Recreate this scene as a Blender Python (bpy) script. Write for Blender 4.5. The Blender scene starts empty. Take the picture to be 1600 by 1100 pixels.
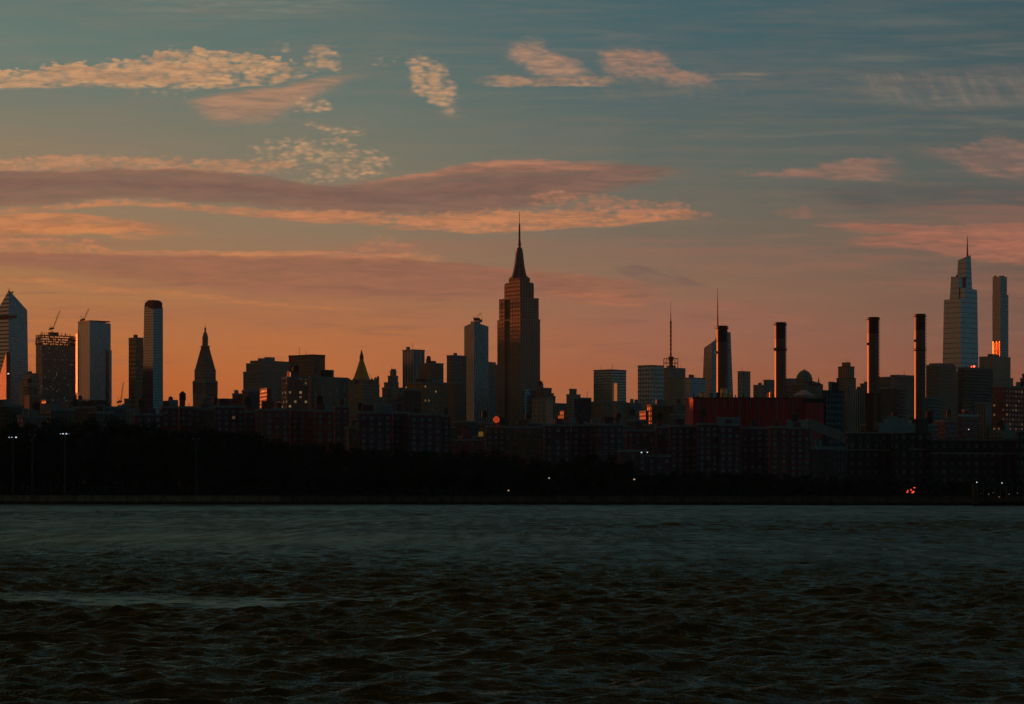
import bpy, math, random
import numpy as np
from mathutils import Vector
R = math.radians
random.seed(7)
sc = bpy.context.scene
COL = sc.collection
# ------------------------------------------------------------------ camera
F = 4000.0            # focal length in photo pixels (photo 1600 x 1100)
HOR = 762.0           # row of the horizon
CAMZ = 6.0
cam = bpy.data.cameras.new('camera')
cam.lens = 36.0 * F / 1600.0
cam.sensor_width = 36.0
cam.shift_y = (HOR - 550.0) / 1600.0
cam.clip_start = 1.0
cam.clip_end = 60000.0
camo = bpy.data.objects.new('camera', cam)
COL.objects.link(camo)
camo.location = (0, 0, CAMZ)
camo.rotation_euler = (R(90), 0, 0)
sc.camera = camo
# ------------------------------------------------------------------ sun
SUN_AZ = 44.0         # degrees left of the view direction
SUN_EL = 2.0
sun = bpy.data.lights.new('sun', 'SUN')
sun.energy = 3.8
sun.angle = R(0.5)
sun.color = (1.0, 0.18, 0.045)
suno = bpy.data.objects.new('sun', sun)
COL.objects.link(suno)
sdir = Vector((-math.sin(R(SUN_AZ)) * math.cos(R(SUN_EL)), math.cos(R(SUN_AZ)) * math.cos(R(SUN_EL)), math.sin(R(SUN_EL))))
suno.rotation_euler = sdir.to_track_quat('Z', 'Y').to_euler()
sc.view_settings.view_transform = 'Standard'
sc.view_settings.look = 'None'
sc.view_settings.exposure = 0.0
sc.view_settings.gamma = 1.0
sc.cycles.max_bounces = 5; sc.cycles.diffuse_bounces = 2; sc.cycles.glossy_bounces = 3; sc.cycles.volume_bounces = 0
sc.cycles.use_adaptive_sampling = True; sc.cycles.adaptive_threshold = 0.02

def lin(c):
    return tuple((x / 255.0 / 12.92) if x / 255.0 <= 0.04045 else ((x / 255.0 + 0.055) / 1.055) ** 2.4 for x in c[:3])

# ------------------------------------------------------------------ small node maths
class V:
    nt = None
    def __init__(s, k): s.k = k
    @staticmethod
    def m(op, *a, clamp=False):
        n = V.nt.nodes.new('ShaderNodeMath'); n.operation = op; n.use_clamp = clamp
        for i, x in enumerate(a):
            if isinstance(x, V): V.nt.links.new(x.k, n.inputs[i])
            else: n.inputs[i].default_value = float(x)
        return V(n.outputs[0])
    def __add__(s, o): return V.m('ADD', s, o)
    __radd__ = __add__
    def __sub__(s, o): return V.m('SUBTRACT', s, o)
    def __rsub__(s, o): return V.m('SUBTRACT', o, s)
    def __mul__(s, o): return V.m('MULTIPLY', s, o)
    __rmul__ = __mul__
    def __truediv__(s, o): return V.m('DIVIDE', s, o)
def ss(x, a, b):
    n = V.nt.nodes.new('ShaderNodeMapRange'); n.interpolation_type = 'SMOOTHSTEP'
    V.nt.links.new(x.k, n.inputs['Value'])
    n.inputs['From Min'].default_value = a; n.inputs['From Max'].default_value = b
    return V(n.outputs['Result'])
def lm(x, a, b, c=0.0, d=1.0):
    n = V.nt.nodes.new('ShaderNodeMapRange')
    V.nt.links.new(x.k, n.inputs['Value'])
    for q, w in zip(('From Min', 'From Max', 'To Min', 'To Max'), (a, b, c, d)): n.inputs[q].default_value = w
    return V(n.outputs['Result'])
def vec(x, y, z=0.0):
    n = V.nt.nodes.new('ShaderNodeCombineXYZ')
    for i, q in enumerate((x, y, z)):
        if isinstance(q, V): V.nt.links.new(q.k, n.inputs[i])
        else: n.inputs[i].default_value = q
    return n.outputs[0]
def noise(v, scale=1.0, detail=4.0, rough=0.55, dist=0.0):
    n = V.nt.nodes.new('ShaderNodeTexNoise'); n.noise_dimensions = '3D'
    V.nt.links.new(v, n.inputs['Vector'])
    n.inputs['Scale'].default_value = scale; n.inputs['Detail'].default_value = detail
    n.inputs['Roughness'].default_value = rough; n.inputs['Distortion'].default_value = dist
    return V(n.outputs[0])
def mixc(f, a, b):
    n = V.nt.nodes.new('ShaderNodeMix'); n.data_type = 'RGBA'
    for s, x in ((n.inputs[0], f), (n.inputs[6], a), (n.inputs[7], b)):
        if isinstance(x, V): V.nt.links.new(x.k, s)
        elif isinstance(x, (int, float)): s.default_value = x
        elif isinstance(x, tuple): s.default_value = (*x, 1.0)
        else: V.nt.links.new(x, s)
    return n.outputs[2]
def curve(x, pts):
    """y(x) through pts, x in -300..1900 and y in 0..800."""
    n = V.nt.nodes.new('ShaderNodeFloatCurve')
    cm = n.mapping; cm.extend = 'HORIZONTAL'
    c = cm.curves[0]
    P = sorted(pts)
    while len(c.points) < len(P): c.points.new(0.5, 0.5)
    for q, (a, b) in zip(c.points, P):
        q.location = ((a + 300) / 2200.0, b / 800.0); q.handle_type = 'AUTO_CLAMPED'
    cm.update()
    V.nt.links.new(CU.k, n.inputs['Value'])
    return V(n.outputs[0]) * 800.0

# ------------------------------------------------------------------ sky
world = bpy.data.worlds.new('World')
sc.world = world
world.use_nodes = True
world.cycles.sampling_method = 'MANUAL'; world.cycles.sample_map_resolution = 512
nt = world.node_tree; nt.nodes.clear(); V.nt = nt
tc = nt.nodes.new('ShaderNodeTexCoord')
sep = nt.nodes.new('ShaderNodeSeparateXYZ'); nt.links.new(tc.outputs['Generated'], sep.inputs[0])
dx, dy, dz = (V(sep.outputs[i]) for i in range(3))
az = V.m('ARCTAN2', dx, dy) * (180 / math.pi)               # degrees right of the view
el = V.m('ARCSINE', V.m('MINIMUM', V.m('MAXIMUM', dz, -1.0), 1.0)) * (180 / math.pi)
pos = V.m('SQRT', V.m('MAXIMUM', el, 0.0) / 90.0)
def ramp(stops):
    n = nt.nodes.new('ShaderNodeValToRGB'); r = n.color_ramp
    S = sorted(((math.sqrt(max(e, 0) / 90.0), lin(c)) for e, c in stops))
    r.elements[0].position = S[0][0]; r.elements[0].color = (*S[0][1], 1)
    r.elements[1].position = S[-1][0]; r.elements[1].color = (*S[-1][1], 1)
    for p, c in S[1:-1]:
        e = r.elements.new(p); e.color = (*c, 1)
    nt.links.new(pos.k, n.inputs[0])
    return n.outputs[0]
def pe(py): return math.degrees(math.atan((HOR - py) / F))
def prow(rows, high): return [(pe(y), c) for y, c in rows] + high
HIGH = [(14, (64, 92, 96)), (22, (50, 70, 70)), (32, (92, 64, 32)), (45, (108, 66, 26)), (65, (30, 34, 32)), (90, (22, 27, 30))]
cols = [
    (-180, [(0, (50, 62, 66)), (8, (50, 66, 72)), (25, (36, 48, 54)), (90, (22, 27, 30))]),
    (-100, [(0, (112, 96, 72)), (5, (100, 100, 84)), (12, (72, 86, 82)), (30, (44, 48, 44)), (90, (22, 27, 30))]),
    (-44, [(0, (235, 130, 55)), (4, (220, 140, 80)), (9, (150, 130, 105)), (15, (90, 100, 95)), (30, (70, 62, 44)), (90, (22, 27, 30))]),
    (-11.3, prow([(762, (205, 108, 50)), (620, (198, 100, 46)), (520, (194, 116, 62)), (470, (180, 122, 76)), (400, (162, 120, 84)), (340, (150, 124, 95)), (230, (138, 124, 102)), (160, (114, 122, 110)), (70, (98, 122, 114)), (0, (98, 117, 112))], HIGH)),
    (-4, prow([(762, (202, 108, 54)), (600, (198, 110, 60)), (520, (186, 115, 70)), (440, (162, 116, 84)), (360, (140, 120, 97)), (240, (120, 120, 104)), (140, (98, 116, 108)), (50, (92, 112, 108)), (0, (86, 110, 108))], HIGH)),
    (3, prow([(762, (182, 104, 66)), (600, (168, 99, 69)), (520, (160, 104, 82)), (440, (138, 108, 88)), (360, (116, 106, 93)), (260, (98, 106, 98)), (150, (80, 102, 103)), (60, (66, 98, 104)), (0, (66, 98, 104))], HIGH)),
    (11.3, prow([(762, (150, 86, 66)), (600, (144, 87, 68)), (520, (124, 91, 79)), (440, (112, 90, 78)), (360, (92, 92, 84)), (260, (78, 92, 91)), (150, (66, 90, 94)), (0, (58, 88, 96))], HIGH)),
    (95, [(0, (24, 108, 124)), (8, (28, 110, 126)), (20, (30, 68, 78)), (40, (30, 36, 36)), (90, (22, 27, 30))]),
    (180, [(0, (50, 62, 66)), (8, (50, 66, 72)), (25, (36, 48, 54)), (90, (22, 27, 30))]),
]
base = ramp(cols[0][1])
for (a0, _), (a1, st) in zip(cols, cols[1:]):
    base = mixc(lm(az, a0, a1), base, ramp(st))
# tangent-plane coordinates of the western sky, in units of 1/4000 (x right, y down from high up)
fwd = ss(dy, 0.15, 0.4)
u = dx / V.m('MAXIMUM', dy, 0.1) * F + 800.0
v = HOR - dz / V.m('MAXIMUM', dy, 0.1) * F
def strn(sx, sy, seed, detail=5.0, rough=0.55, dist=0.0):
    return noise(vec(u / sx + seed, v / sy + seed * 1.7, seed), 1.0, detail, rough, dist)
n_edge = strn(90, 20, 3.1, 8, 0.68, 0.4) - 0.5       # ragged edge
n_det = strn(60, 9, 14.3, 7, 0.66, 0.6)               # fibres inside a cloud
UX = strn(120, 60, 21.0, 5, 0.6) * 90.0 - 52.0
n_wide = strn(300, 60, 9.7, 3, 0.5) - 0.5
vo = nt.nodes.new('ShaderNodeTexVoronoi'); vo.feature = 'SMOOTH_F1'; vo.inputs['Scale'].default_value = 1.0; vo.inputs['Smoothness'].default_value = .35
nt.links.new(vec(u / 13.0 + n_det * 1.6, v / 6.5 + n_edge * 2.5, 3.0), vo.inputs['Vector'])
n_puff = (1.0 - V(vo.outputs['Distance']) * 1.15) * 0.30 + strn(30, 10, 5.5, 7, 0.64, 0.3) * 0.70             # mackerel puffs
n_strk = strn(150, 11, 1.3, 5, 0.6)                  # long streaks
n_wisp = noise(vec((u + v * 0.9) / 60.0, (v - u * 0.35) / 16.0, 2.2), 1.0, 5, 0.6)   # slanting wisps
n_vert = noise(vec((u - v * 0.5) / 17.0, v / 60.0, 7.7), 1.0, 4, 0.6)      # fall streaks
vr = v + n_edge * 15.0 + n_wide * 10.0
vs = v + n_wide * 12.0
CU = (u + UX + 300.0) / 2200.0
def band(top, bot, st, sb, y=None):
    y = (y if y is not None else vr) + n_edge * 14.0
    top = [(x_, y_ - 3) for x_, y_ in top]; bot = [(x_, y_ + 3) for x_, y_ in bot]
    m = ss(y - curve(u, top), 0, st) * ss(curve(u, bot) - y, 0, sb)
    a, b = top[0][0], top[-1][0]
    w = min(150.0, (b - a) * 0.25)
    uu = u + n_edge * 40.0
    if a > -100: m = m * ss(uu, a, a + w)
    if b < 1700: m = m * ss(b - uu, 0.0, w)
    return m
# name: (mask, colour, opacity)
L = []
# veils
L.append((band([(-300, 0), (150, 0), (560, 0), (800, 0)], [(-300, 10), (100, 20), (250, 50), (400, 52), (600, 20), (760, 2)], 1, 40, vs), (120, 128, 114), 0.75, n_strk, 0.2, 0.8))
L.append((band([(930, 110), (1200, 80), (1450, 78), (1900, 60)], [(930, 115), (1150, 150), (1400, 185), (1900, 185)], 40, 50, vs), (106, 103, 98), 0.75, n_wide + 0.5, 0.2, 0.7))
L.append((band([(-300, 180), (0, 200), (200, 225), (330, 235), (500, 240)], [(-300, 262), (0, 250), (300, 262), (500, 250)], 40, 30, vs), (152, 128, 102), 0.55, n_wide + 0.5, 0.1, 0.6))
# lens-shaped smooth cloud
L.append((band([(262, 159), (330, 146), (420, 133), (500, 120), (560, 112), (600, 118)], [(262, 160), (300, 184), (345, 201), (400, 200), (450, 175), (540, 138), (600, 120)], 14, 34, v + n_edge * 5), (184, 134, 103), 0.85, n_wide + 0.5, -0.2, 0.35))
# first long mackerel band, upper left
L.append((band([(-300, 118), (0, 106), (60, 100), (150, 97), (200, 90), (290, 72), (330, 78), (440, 92), (560, 100)], [(-300, 150), (0, 143), (60, 140), (150, 138), (210, 140), (320, 142), (440, 130), (560, 112)], 7, 9, v + n_edge * 12 + (n_puff - 0.5) * 20), (206, 156, 112), 1.0, n_puff, 0.30, 0.52))
L.append((band([(-20, 110), (60, 105), (200, 100), (320, 98), (400, 112)], [(-20, 138), (60, 132), (200, 131), (320, 128), (400, 116)], 8, 10, v + n_edge * 10), (200, 148, 106), 0.75, n_vert, 0.15, 0.6))
puffcol = (208, 158, 115)
def puffs(top, bot, lo=0.5, hi=0.60, op=1.0, col=puffcol, st=28):
    g = 13
    top = [(x, y - g) for x, y in top]; bot = [(x, y + g) for x, y in bot]
    L.append((band(top, bot, st, st, v + n_edge * 12), col, op * 0.92, n_puff, lo - 0.07, hi + 0.10))
puffs([(415, 78), (430, 64), (455, 66), (462, 78)], [(415, 80), (430, 82), (455, 80), (462, 79)], 0.4, 0.5, 0.9)
puffs([(450, 100), (480, 76), (500, 66), (530, 80), (548, 100)], [(450, 103), (480, 112), (510, 113), (548, 103)], 0.34, 0.5)
puffs([(545, 92), (570, 84), (620, 84), (640, 92)], [(545, 94), (570, 106), (620, 106), (640, 94)], 0.5, 0.62, 0.7)
puffs([(622, 108), (636, 92), (672, 96), (700, 116), (730, 150)], [(622, 112), (645, 150), (668, 166), (700, 174), (730, 156)], 0.33, 0.45)
puffs([(436, 160), (460, 145), (500, 145), (535, 158)], [(436, 168), (460, 180), (500, 178), (535, 162)], 0.42, 0.55)
puffs([(455, 196), (480, 190), (560, 200), (592, 215)], [(455, 200), (480, 206), (560, 218), (592, 218)], 0.46, 0.55)
puffs([(330, 245), (380, 228), (500, 208), (560, 226), (650, 236), (664, 246)], [(330, 262), (400, 272), (500, 286), (560, 284), (640, 252), (664, 250)], 0.47, 0.56)
puffs([(140, 240), (170, 225), (240, 232), (330, 240)], [(140, 244), (200, 240), (260, 246), (330, 250)], 0.5, 0.6, 0.8)
puffs([(160, 135), (240, 138), (330, 140), (360, 142)], [(160, 140), (210, 152), (290, 153), (360, 146)], 0.5, 0.58, 0.9)
# streak and soft clouds at upper centre
L.append((band([(712, 126), (740, 120), (800, 119), (870, 121), (940, 118), (1000, 124)], [(712, 134), (760, 136), (840, 134), (940, 134), (1000, 128)], 6, 6, v + n_edge * 6), (176, 136, 106), 0.9, n_puff, 0.2, 0.55))
L.append((band([(760, 86), (800, 64), (825, 54), (850, 66), (900, 88), (950, 110)], [(760, 104), (810, 110), (850, 134), (890, 136), (950, 130)], 26, 30, v + (n_wisp - 0.5) * 34), (184, 138, 109), 0.95, n_wisp * 0.5 + n_puff * 0.5, 0.20, 0.55))
L.append((band([(905, 84), (945, 64), (1010, 70), (1060, 92), (1150, 134)], [(905, 104), (950, 132), (1010, 140), (1060, 150), (1150, 150)], 26, 30, v + (n_wisp - 0.5) * 34), (176, 131, 105), 0.95, n_wisp * 0.5 + n_puff * 0.5, 0.22, 0.57))
L.append((band([(1040, 118), (1100, 116), (1180, 115), (1225, 118)], [(1040, 122), (1100, 123), (1180, 123), (1225, 120)], 3, 3, v + n_edge * 4), (132, 118, 104), 0.7, n_strk, 0.2, 0.6))
L.append((band([(850, 130), (1000, 126), (1130, 130), (1230, 150)], [(850, 150), (950, 168), (1100, 166), (1230, 154)], 12, 20, v + (n_wisp - 0.5) * 20), (112, 110, 100), 0.6, n_vert, 0.35, 0.7))
L.append((band([(1240, 118), (1320, 112), (1500, 106), (1640, 100), (1900, 98)], [(1280, 140), (1400, 178), (1500, 186), (1640, 178), (1900, 170)], 16, 24, v + (n_vert - 0.5) * 30), (132, 116, 105), 0.75, n_vert * 0.6 + n_wisp * 0.4, 0.36, 0.72))
# tan band above the mauve one, left
L.append((band([(-300, 246), (0, 246), (80, 241), (250, 244), (420, 252), (560, 274)], [(-300, 275), (0, 272), (200, 276), (420, 276), (560, 280)], 7, 10, v + n_edge * 9 + (n_puff - 0.5) * 12), (190, 136, 100), 0.95, n_puff, 0.28, 0.52))
# broad mauve band
L.append((band([(-300, 262), (0, 266), (230, 262), (400, 274), (520, 288), (600, 280), (720, 258), (850, 254), (1000, 256), (1150, 266)], [(-300, 328), (0, 330), (200, 318), (400, 328), (600, 342), (760, 338), (860, 322), (960, 300), (1150, 272)], 9, 18, v + n_edge * 6), (134, 98, 84), 0.95, n_wide * 0.8 + 0.5, 0.1, 0.42))
L.append((band([(-300, 272), (0, 276), (300, 280), (600, 296), (760, 274), (1000, 268)], [(-300, 302), (0, 300), (300, 304), (600, 326), (760, 316), (1000, 272)], 12, 16, v + n_edge * 6), (118, 88, 80), 0.7, n_strk, 0.25, 0.6))
# lit rim on its right upper side
L.append((band([(480, 289), (600, 279), (720, 256), (800, 251), (900, 253), (980, 251), (1020, 252)], [(480, 292), (600, 286), (720, 270), (800, 266), (900, 266), (980, 262), (1020, 256)], 5, 9, v + n_edge * 4), (174, 120, 94), 0.95, n_strk, 0.1, 0.5))
# lit lower edge
L.append((band([(-300, 318), (0, 318), (90, 312), (200, 306), (330, 312), (500, 322), (650, 326), (740, 322), (900, 322), (1060, 320), (1190, 330)], [(-300, 340), (0, 338), (120, 330), (200, 324), (330, 336), (500, 352), (650, 362), (760, 366), (920, 358), (1060, 346), (1190, 336)], 16, 9, v + n_edge * 6 + (n_puff - 0.5) * 7), (204, 131, 88), 1.0, n_strk * 0.5 + n_puff * 0.5, 0.30, 0.50))
L.append((band([(740, 302), (850, 298), (960, 306), (1140, 322)], [(740, 314), (850, 326), (960, 336), (1140, 340)], 6, 8, v + n_edge * 8 + (n_puff - 0.5) * 8), (176, 120, 92), 0.85, n_puff, 0.36, 0.55))
# left streaks below
L.append((band([(-300, 340), (0, 337), (60, 334), (130, 336), (200, 344), (350, 360)], [(-300, 368), (0, 366), (130, 364), (200, 366), (246, 366), (350, 369)], 6, 7, v + n_edge * 9), (206, 131, 83), 0.95, n_strk, 0.15, 0.5))
L.append((band([(-300, 348), (0, 350), (100, 350), (180, 352), (280, 370)], [(-300, 372), (0, 368), (140, 366), (200, 376), (280, 378)], 5, 5, v + n_edge * 7), (210, 134, 82), 0.9, n_strk, 0.15, 0.5))
L.append((band([(-300, 370), (0, 372), (90, 370), (190, 390), (400, 394), (480, 397)], [(-300, 400), (0, 400), (190, 398), (300, 398), (400, 400), (480, 399)], 5, 5, v + n_edge * 8 + (n_puff - 0.5) * 6), (206, 133, 86), 0.9, n_puff, 0.32, 0.52))
puffs([(505, 394), (540, 382), (600, 372), (650, 384), (720, 402)], [(505, 400), (560, 402), (620, 408), (680, 410), (720, 406)], 0.36, 0.52, 0.95, (202, 132, 90))
L.append((band([(100, 392), (300, 392), (520, 395), (760, 404)], [(100, 402), (300, 402), (520, 404), (760, 413)], 3, 3, v + n_edge * 3), (204, 132, 90), 0.85, n_strk, 0.2, 0.5))
# lower mauve band
L.append((band([(-300, 392), (0, 394), (200, 399), (500, 401), (700, 410), (850, 425), (960, 436), (1100, 450)], [(-300, 420), (0, 424), (130, 438), (300, 458), (500, 474), (700, 476), (900, 474), (1020, 480), (1100, 466)], 6, 22, v + n_edge * 6), (158, 102, 78), 0.85, n_strk * 0.6 + 0.2, 0.1, 0.45))
L.append((band([(300, 402), (500, 404), (700, 413), (860, 428), (1000, 446)], [(300, 420), (500, 436), (700, 444), (860, 460), (1000, 462)], 8, 20, v + n_edge * 6), (142, 97, 80), 0.6, n_strk, 0.25, 0.6))
L.append((band([(830, 452), (900, 455), (980, 462), (1040, 478)], [(830, 470), (900, 478), (980, 482), (1040, 484)], 6, 8, v + n_edge * 8), (186, 112, 80), 0.7, n_strk, 0.3, 0.6))
L.append((band([(940, 424), (985, 412), (1060, 432), (1140, 446)], [(940, 428), (985, 440), (1060, 450), (1140, 452)], 8, 10, v + (n_wisp - 0.5) * 18), (112, 92, 85), 0.8, n_wisp, 0.30, 0.62))
L.append((band([(1040, 464), (1100, 468), (1160, 478), (1230, 492), (1300, 498)], [(1040, 478), (1100, 484), (1160, 488), (1240, 506), (1300, 504)], 5, 6, v + n_edge * 8), (164, 104, 82), 0.7, n_strk * 0.5 + n_puff * 0.5, 0.36, 0.56))
# horizontal tints low down
L.append((band([(-300, 478), (200, 474), (500, 482), (800, 480)], [(-300, 502), (200, 508), (500, 510), (800, 500)], 12, 14, vs), (170, 107, 76), 0.6, n_strk, 0.3, 0.65))
L.append((band([(-300, 430), (0, 428), (200, 448), (450, 470), (640, 478)], [(-300, 446), (0, 446), (200, 462), (450, 482), (640, 484)], 7, 9, v + n_edge * 6), (206, 130, 76), 0.75, n_strk, 0.25, 0.6))
# right side
L.append((band([(1200, 270), (1300, 282), (1450, 280), (1700, 286), (1900, 286)], [(1200, 330), (1300, 340), (1450, 342), (1700, 340), (1900, 340)], 20, 26, vs), (84, 86, 86), 0.85, n_wide + 0.5, 0.1, 0.6))
L.append((band([(1100, 268), (1200, 262), (1300, 252), (1340, 244), (1380, 242), (1420, 256), (1450, 272)], [(1100, 276), (1200, 280), (1300, 284), (1380, 288), (1420, 288), (1450, 280)], 12, 12, v + (n_wisp - 0.5) * 22), (156, 114, 96), 0.85, n_wisp, 0.12, 0.58))
L.append((band([(1380, 226), (1480, 228), (1540, 208), (1600, 222), (1900, 226)], [(1380, 236), (1480, 262), (1560, 284), (1640, 284), (1900, 290)], 12, 16, v + (n_wisp - 0.5) * 26), (152, 113, 97), 0.8, n_wisp, 0.12, 0.60))
L.append((band([(1195, 330), (1240, 322), (1285, 322)], [(1195, 332), (1230, 344), (1285, 338)], 5, 6, v + n_edge * 5), (138, 104, 90), 0.7, n_vert, 0.3, 0.6))
L.append((band([(1200, 350), (1270, 348), (1370, 350), (1480, 350), (1560, 347), (1900, 345)], [(1200, 352), (1300, 362), (1400, 372), (1500, 388), (1600, 404), (1900, 420)], 8, 14, v + n_edge * 8), (178, 110, 87), 0.9, n_strk * .6 + n_wisp * .4, 0.14, 0.55))
L.append((band([(1235, 374), (1330, 368), (1420, 366), (1500, 374), (1900, 370)], [(1235, 382), (1320, 390), (1420, 398), (1500, 412), (1600, 420), (1900, 430)], 8, 16, v + n_edge * 9), (174, 108, 86), 0.85, n_strk * .6 + n_wisp * .4, 0.18, 0.58))
L.append((band([(1340, 410), (1450, 420), (1600, 440), (1900, 440)], [(1340, 424), (1450, 440), (1600, 460), (1900, 470)], 10, 14, vs), (112, 92, 84), 0.5, n_strk, 0.3, 0.6))
cur = base
SH = ss(n_det, .32, .62); AL = lm(n_det, .3, .65, .62, 1.0)
for mask, colr, op, nz, lo, hi in L:
    c_ = lin(colr)
    if nz is not n_det: cc = mixc(SH, tuple(x * y for x, y in zip(c_, (.74, .76, .84))), tuple(x * 1.06 for x in c_))
    cur = mixc(mask * ss(nz + (mask - 1.0) * 0.30, lo - 0.03, hi + 0.05) * AL * op * fwd, cur, cc)
# faint overall streakiness of the air
cur = mixc(ss(n_strk, 0.35, 0.8) * 0.12 * fwd, cur, lin((176, 128, 96)))
n_v1 = strn(420, 26, 31.0, 7, 0.62, 0.8); n_v2 = strn(200, 14, 37.0, 7, 0.66, 0.8)
cur = mixc(ss(n_v1, 0.44, 0.68) * band([(-300, 300), (400, 330), (900, 350), (1300, 300), (1900, 200)], [(-300, 600), (500, 560), (1000, 560), (1900, 560)], 60, 80, v) * 0.42 * fwd, cur, lin((160, 104, 86)))
cur = mixc(ss(n_v2, 0.5, 0.70) * band([(-300, 380), (500, 400), (1000, 420), (1900, 380)], [(-300, 600), (500, 600), (1900, 540)], 50, 60, v) * 0.40 * fwd, cur, lin((122, 90, 82)))
cur = mixc(ss(n_v1, 0.5, 0.7) * band([(-300, -80), (1900, -80)], [(-300, 220), (700, 240), (1900, 330)], 60, 90, v) * 0.30 * fwd, cur, lin((128, 122, 108)))
# below the horizon
cur = mixc(ss(el, -0.6, 0.0), lin((20, 20, 22)), cur)
bg = nt.nodes.new('ShaderNodeBackground'); nt.links.new(cur, bg.inputs[0]); bg.inputs[1].default_value = SKY_K = 1.0
st = nt.nodes.new('ShaderNodeTexSky'); st.sky_type = 'NISHITA'; st.sun_disc = False
st.sun_elevation = R(SUN_EL); st.sun_rotation = R(-SUN_AZ)
bg2 = nt.nodes.new('ShaderNodeBackground'); nt.links.new(st.outputs[0], bg2.inputs[0]); bg2.inputs[1].default_value = 0.0015
ad = nt.nodes.new('ShaderNodeAddShader'); nt.links.new(bg.outputs[0], ad.inputs[0]); nt.links.new(bg2.outputs[0], ad.inputs[1])
wo = nt.nodes.new('ShaderNodeOutputWorld'); nt.links.new(ad.outputs[0], wo.inputs[0])

# ------------------------------------------------------------------ things, parts, groups
def tag(o, label, cat, group=None, kind=None):
    if label: o['label'] = label
    if cat: o['category'] = cat
    if group: o['group'] = group
    if kind: o['kind'] = kind
    return o
def thing(name, label, cat, loc, group=None):
    o = bpy.data.objects.new(name, None); COL.objects.link(o)
    o.location = loc; o.empty_display_size = 2.0
    return tag(o, label, cat, group)

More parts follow.
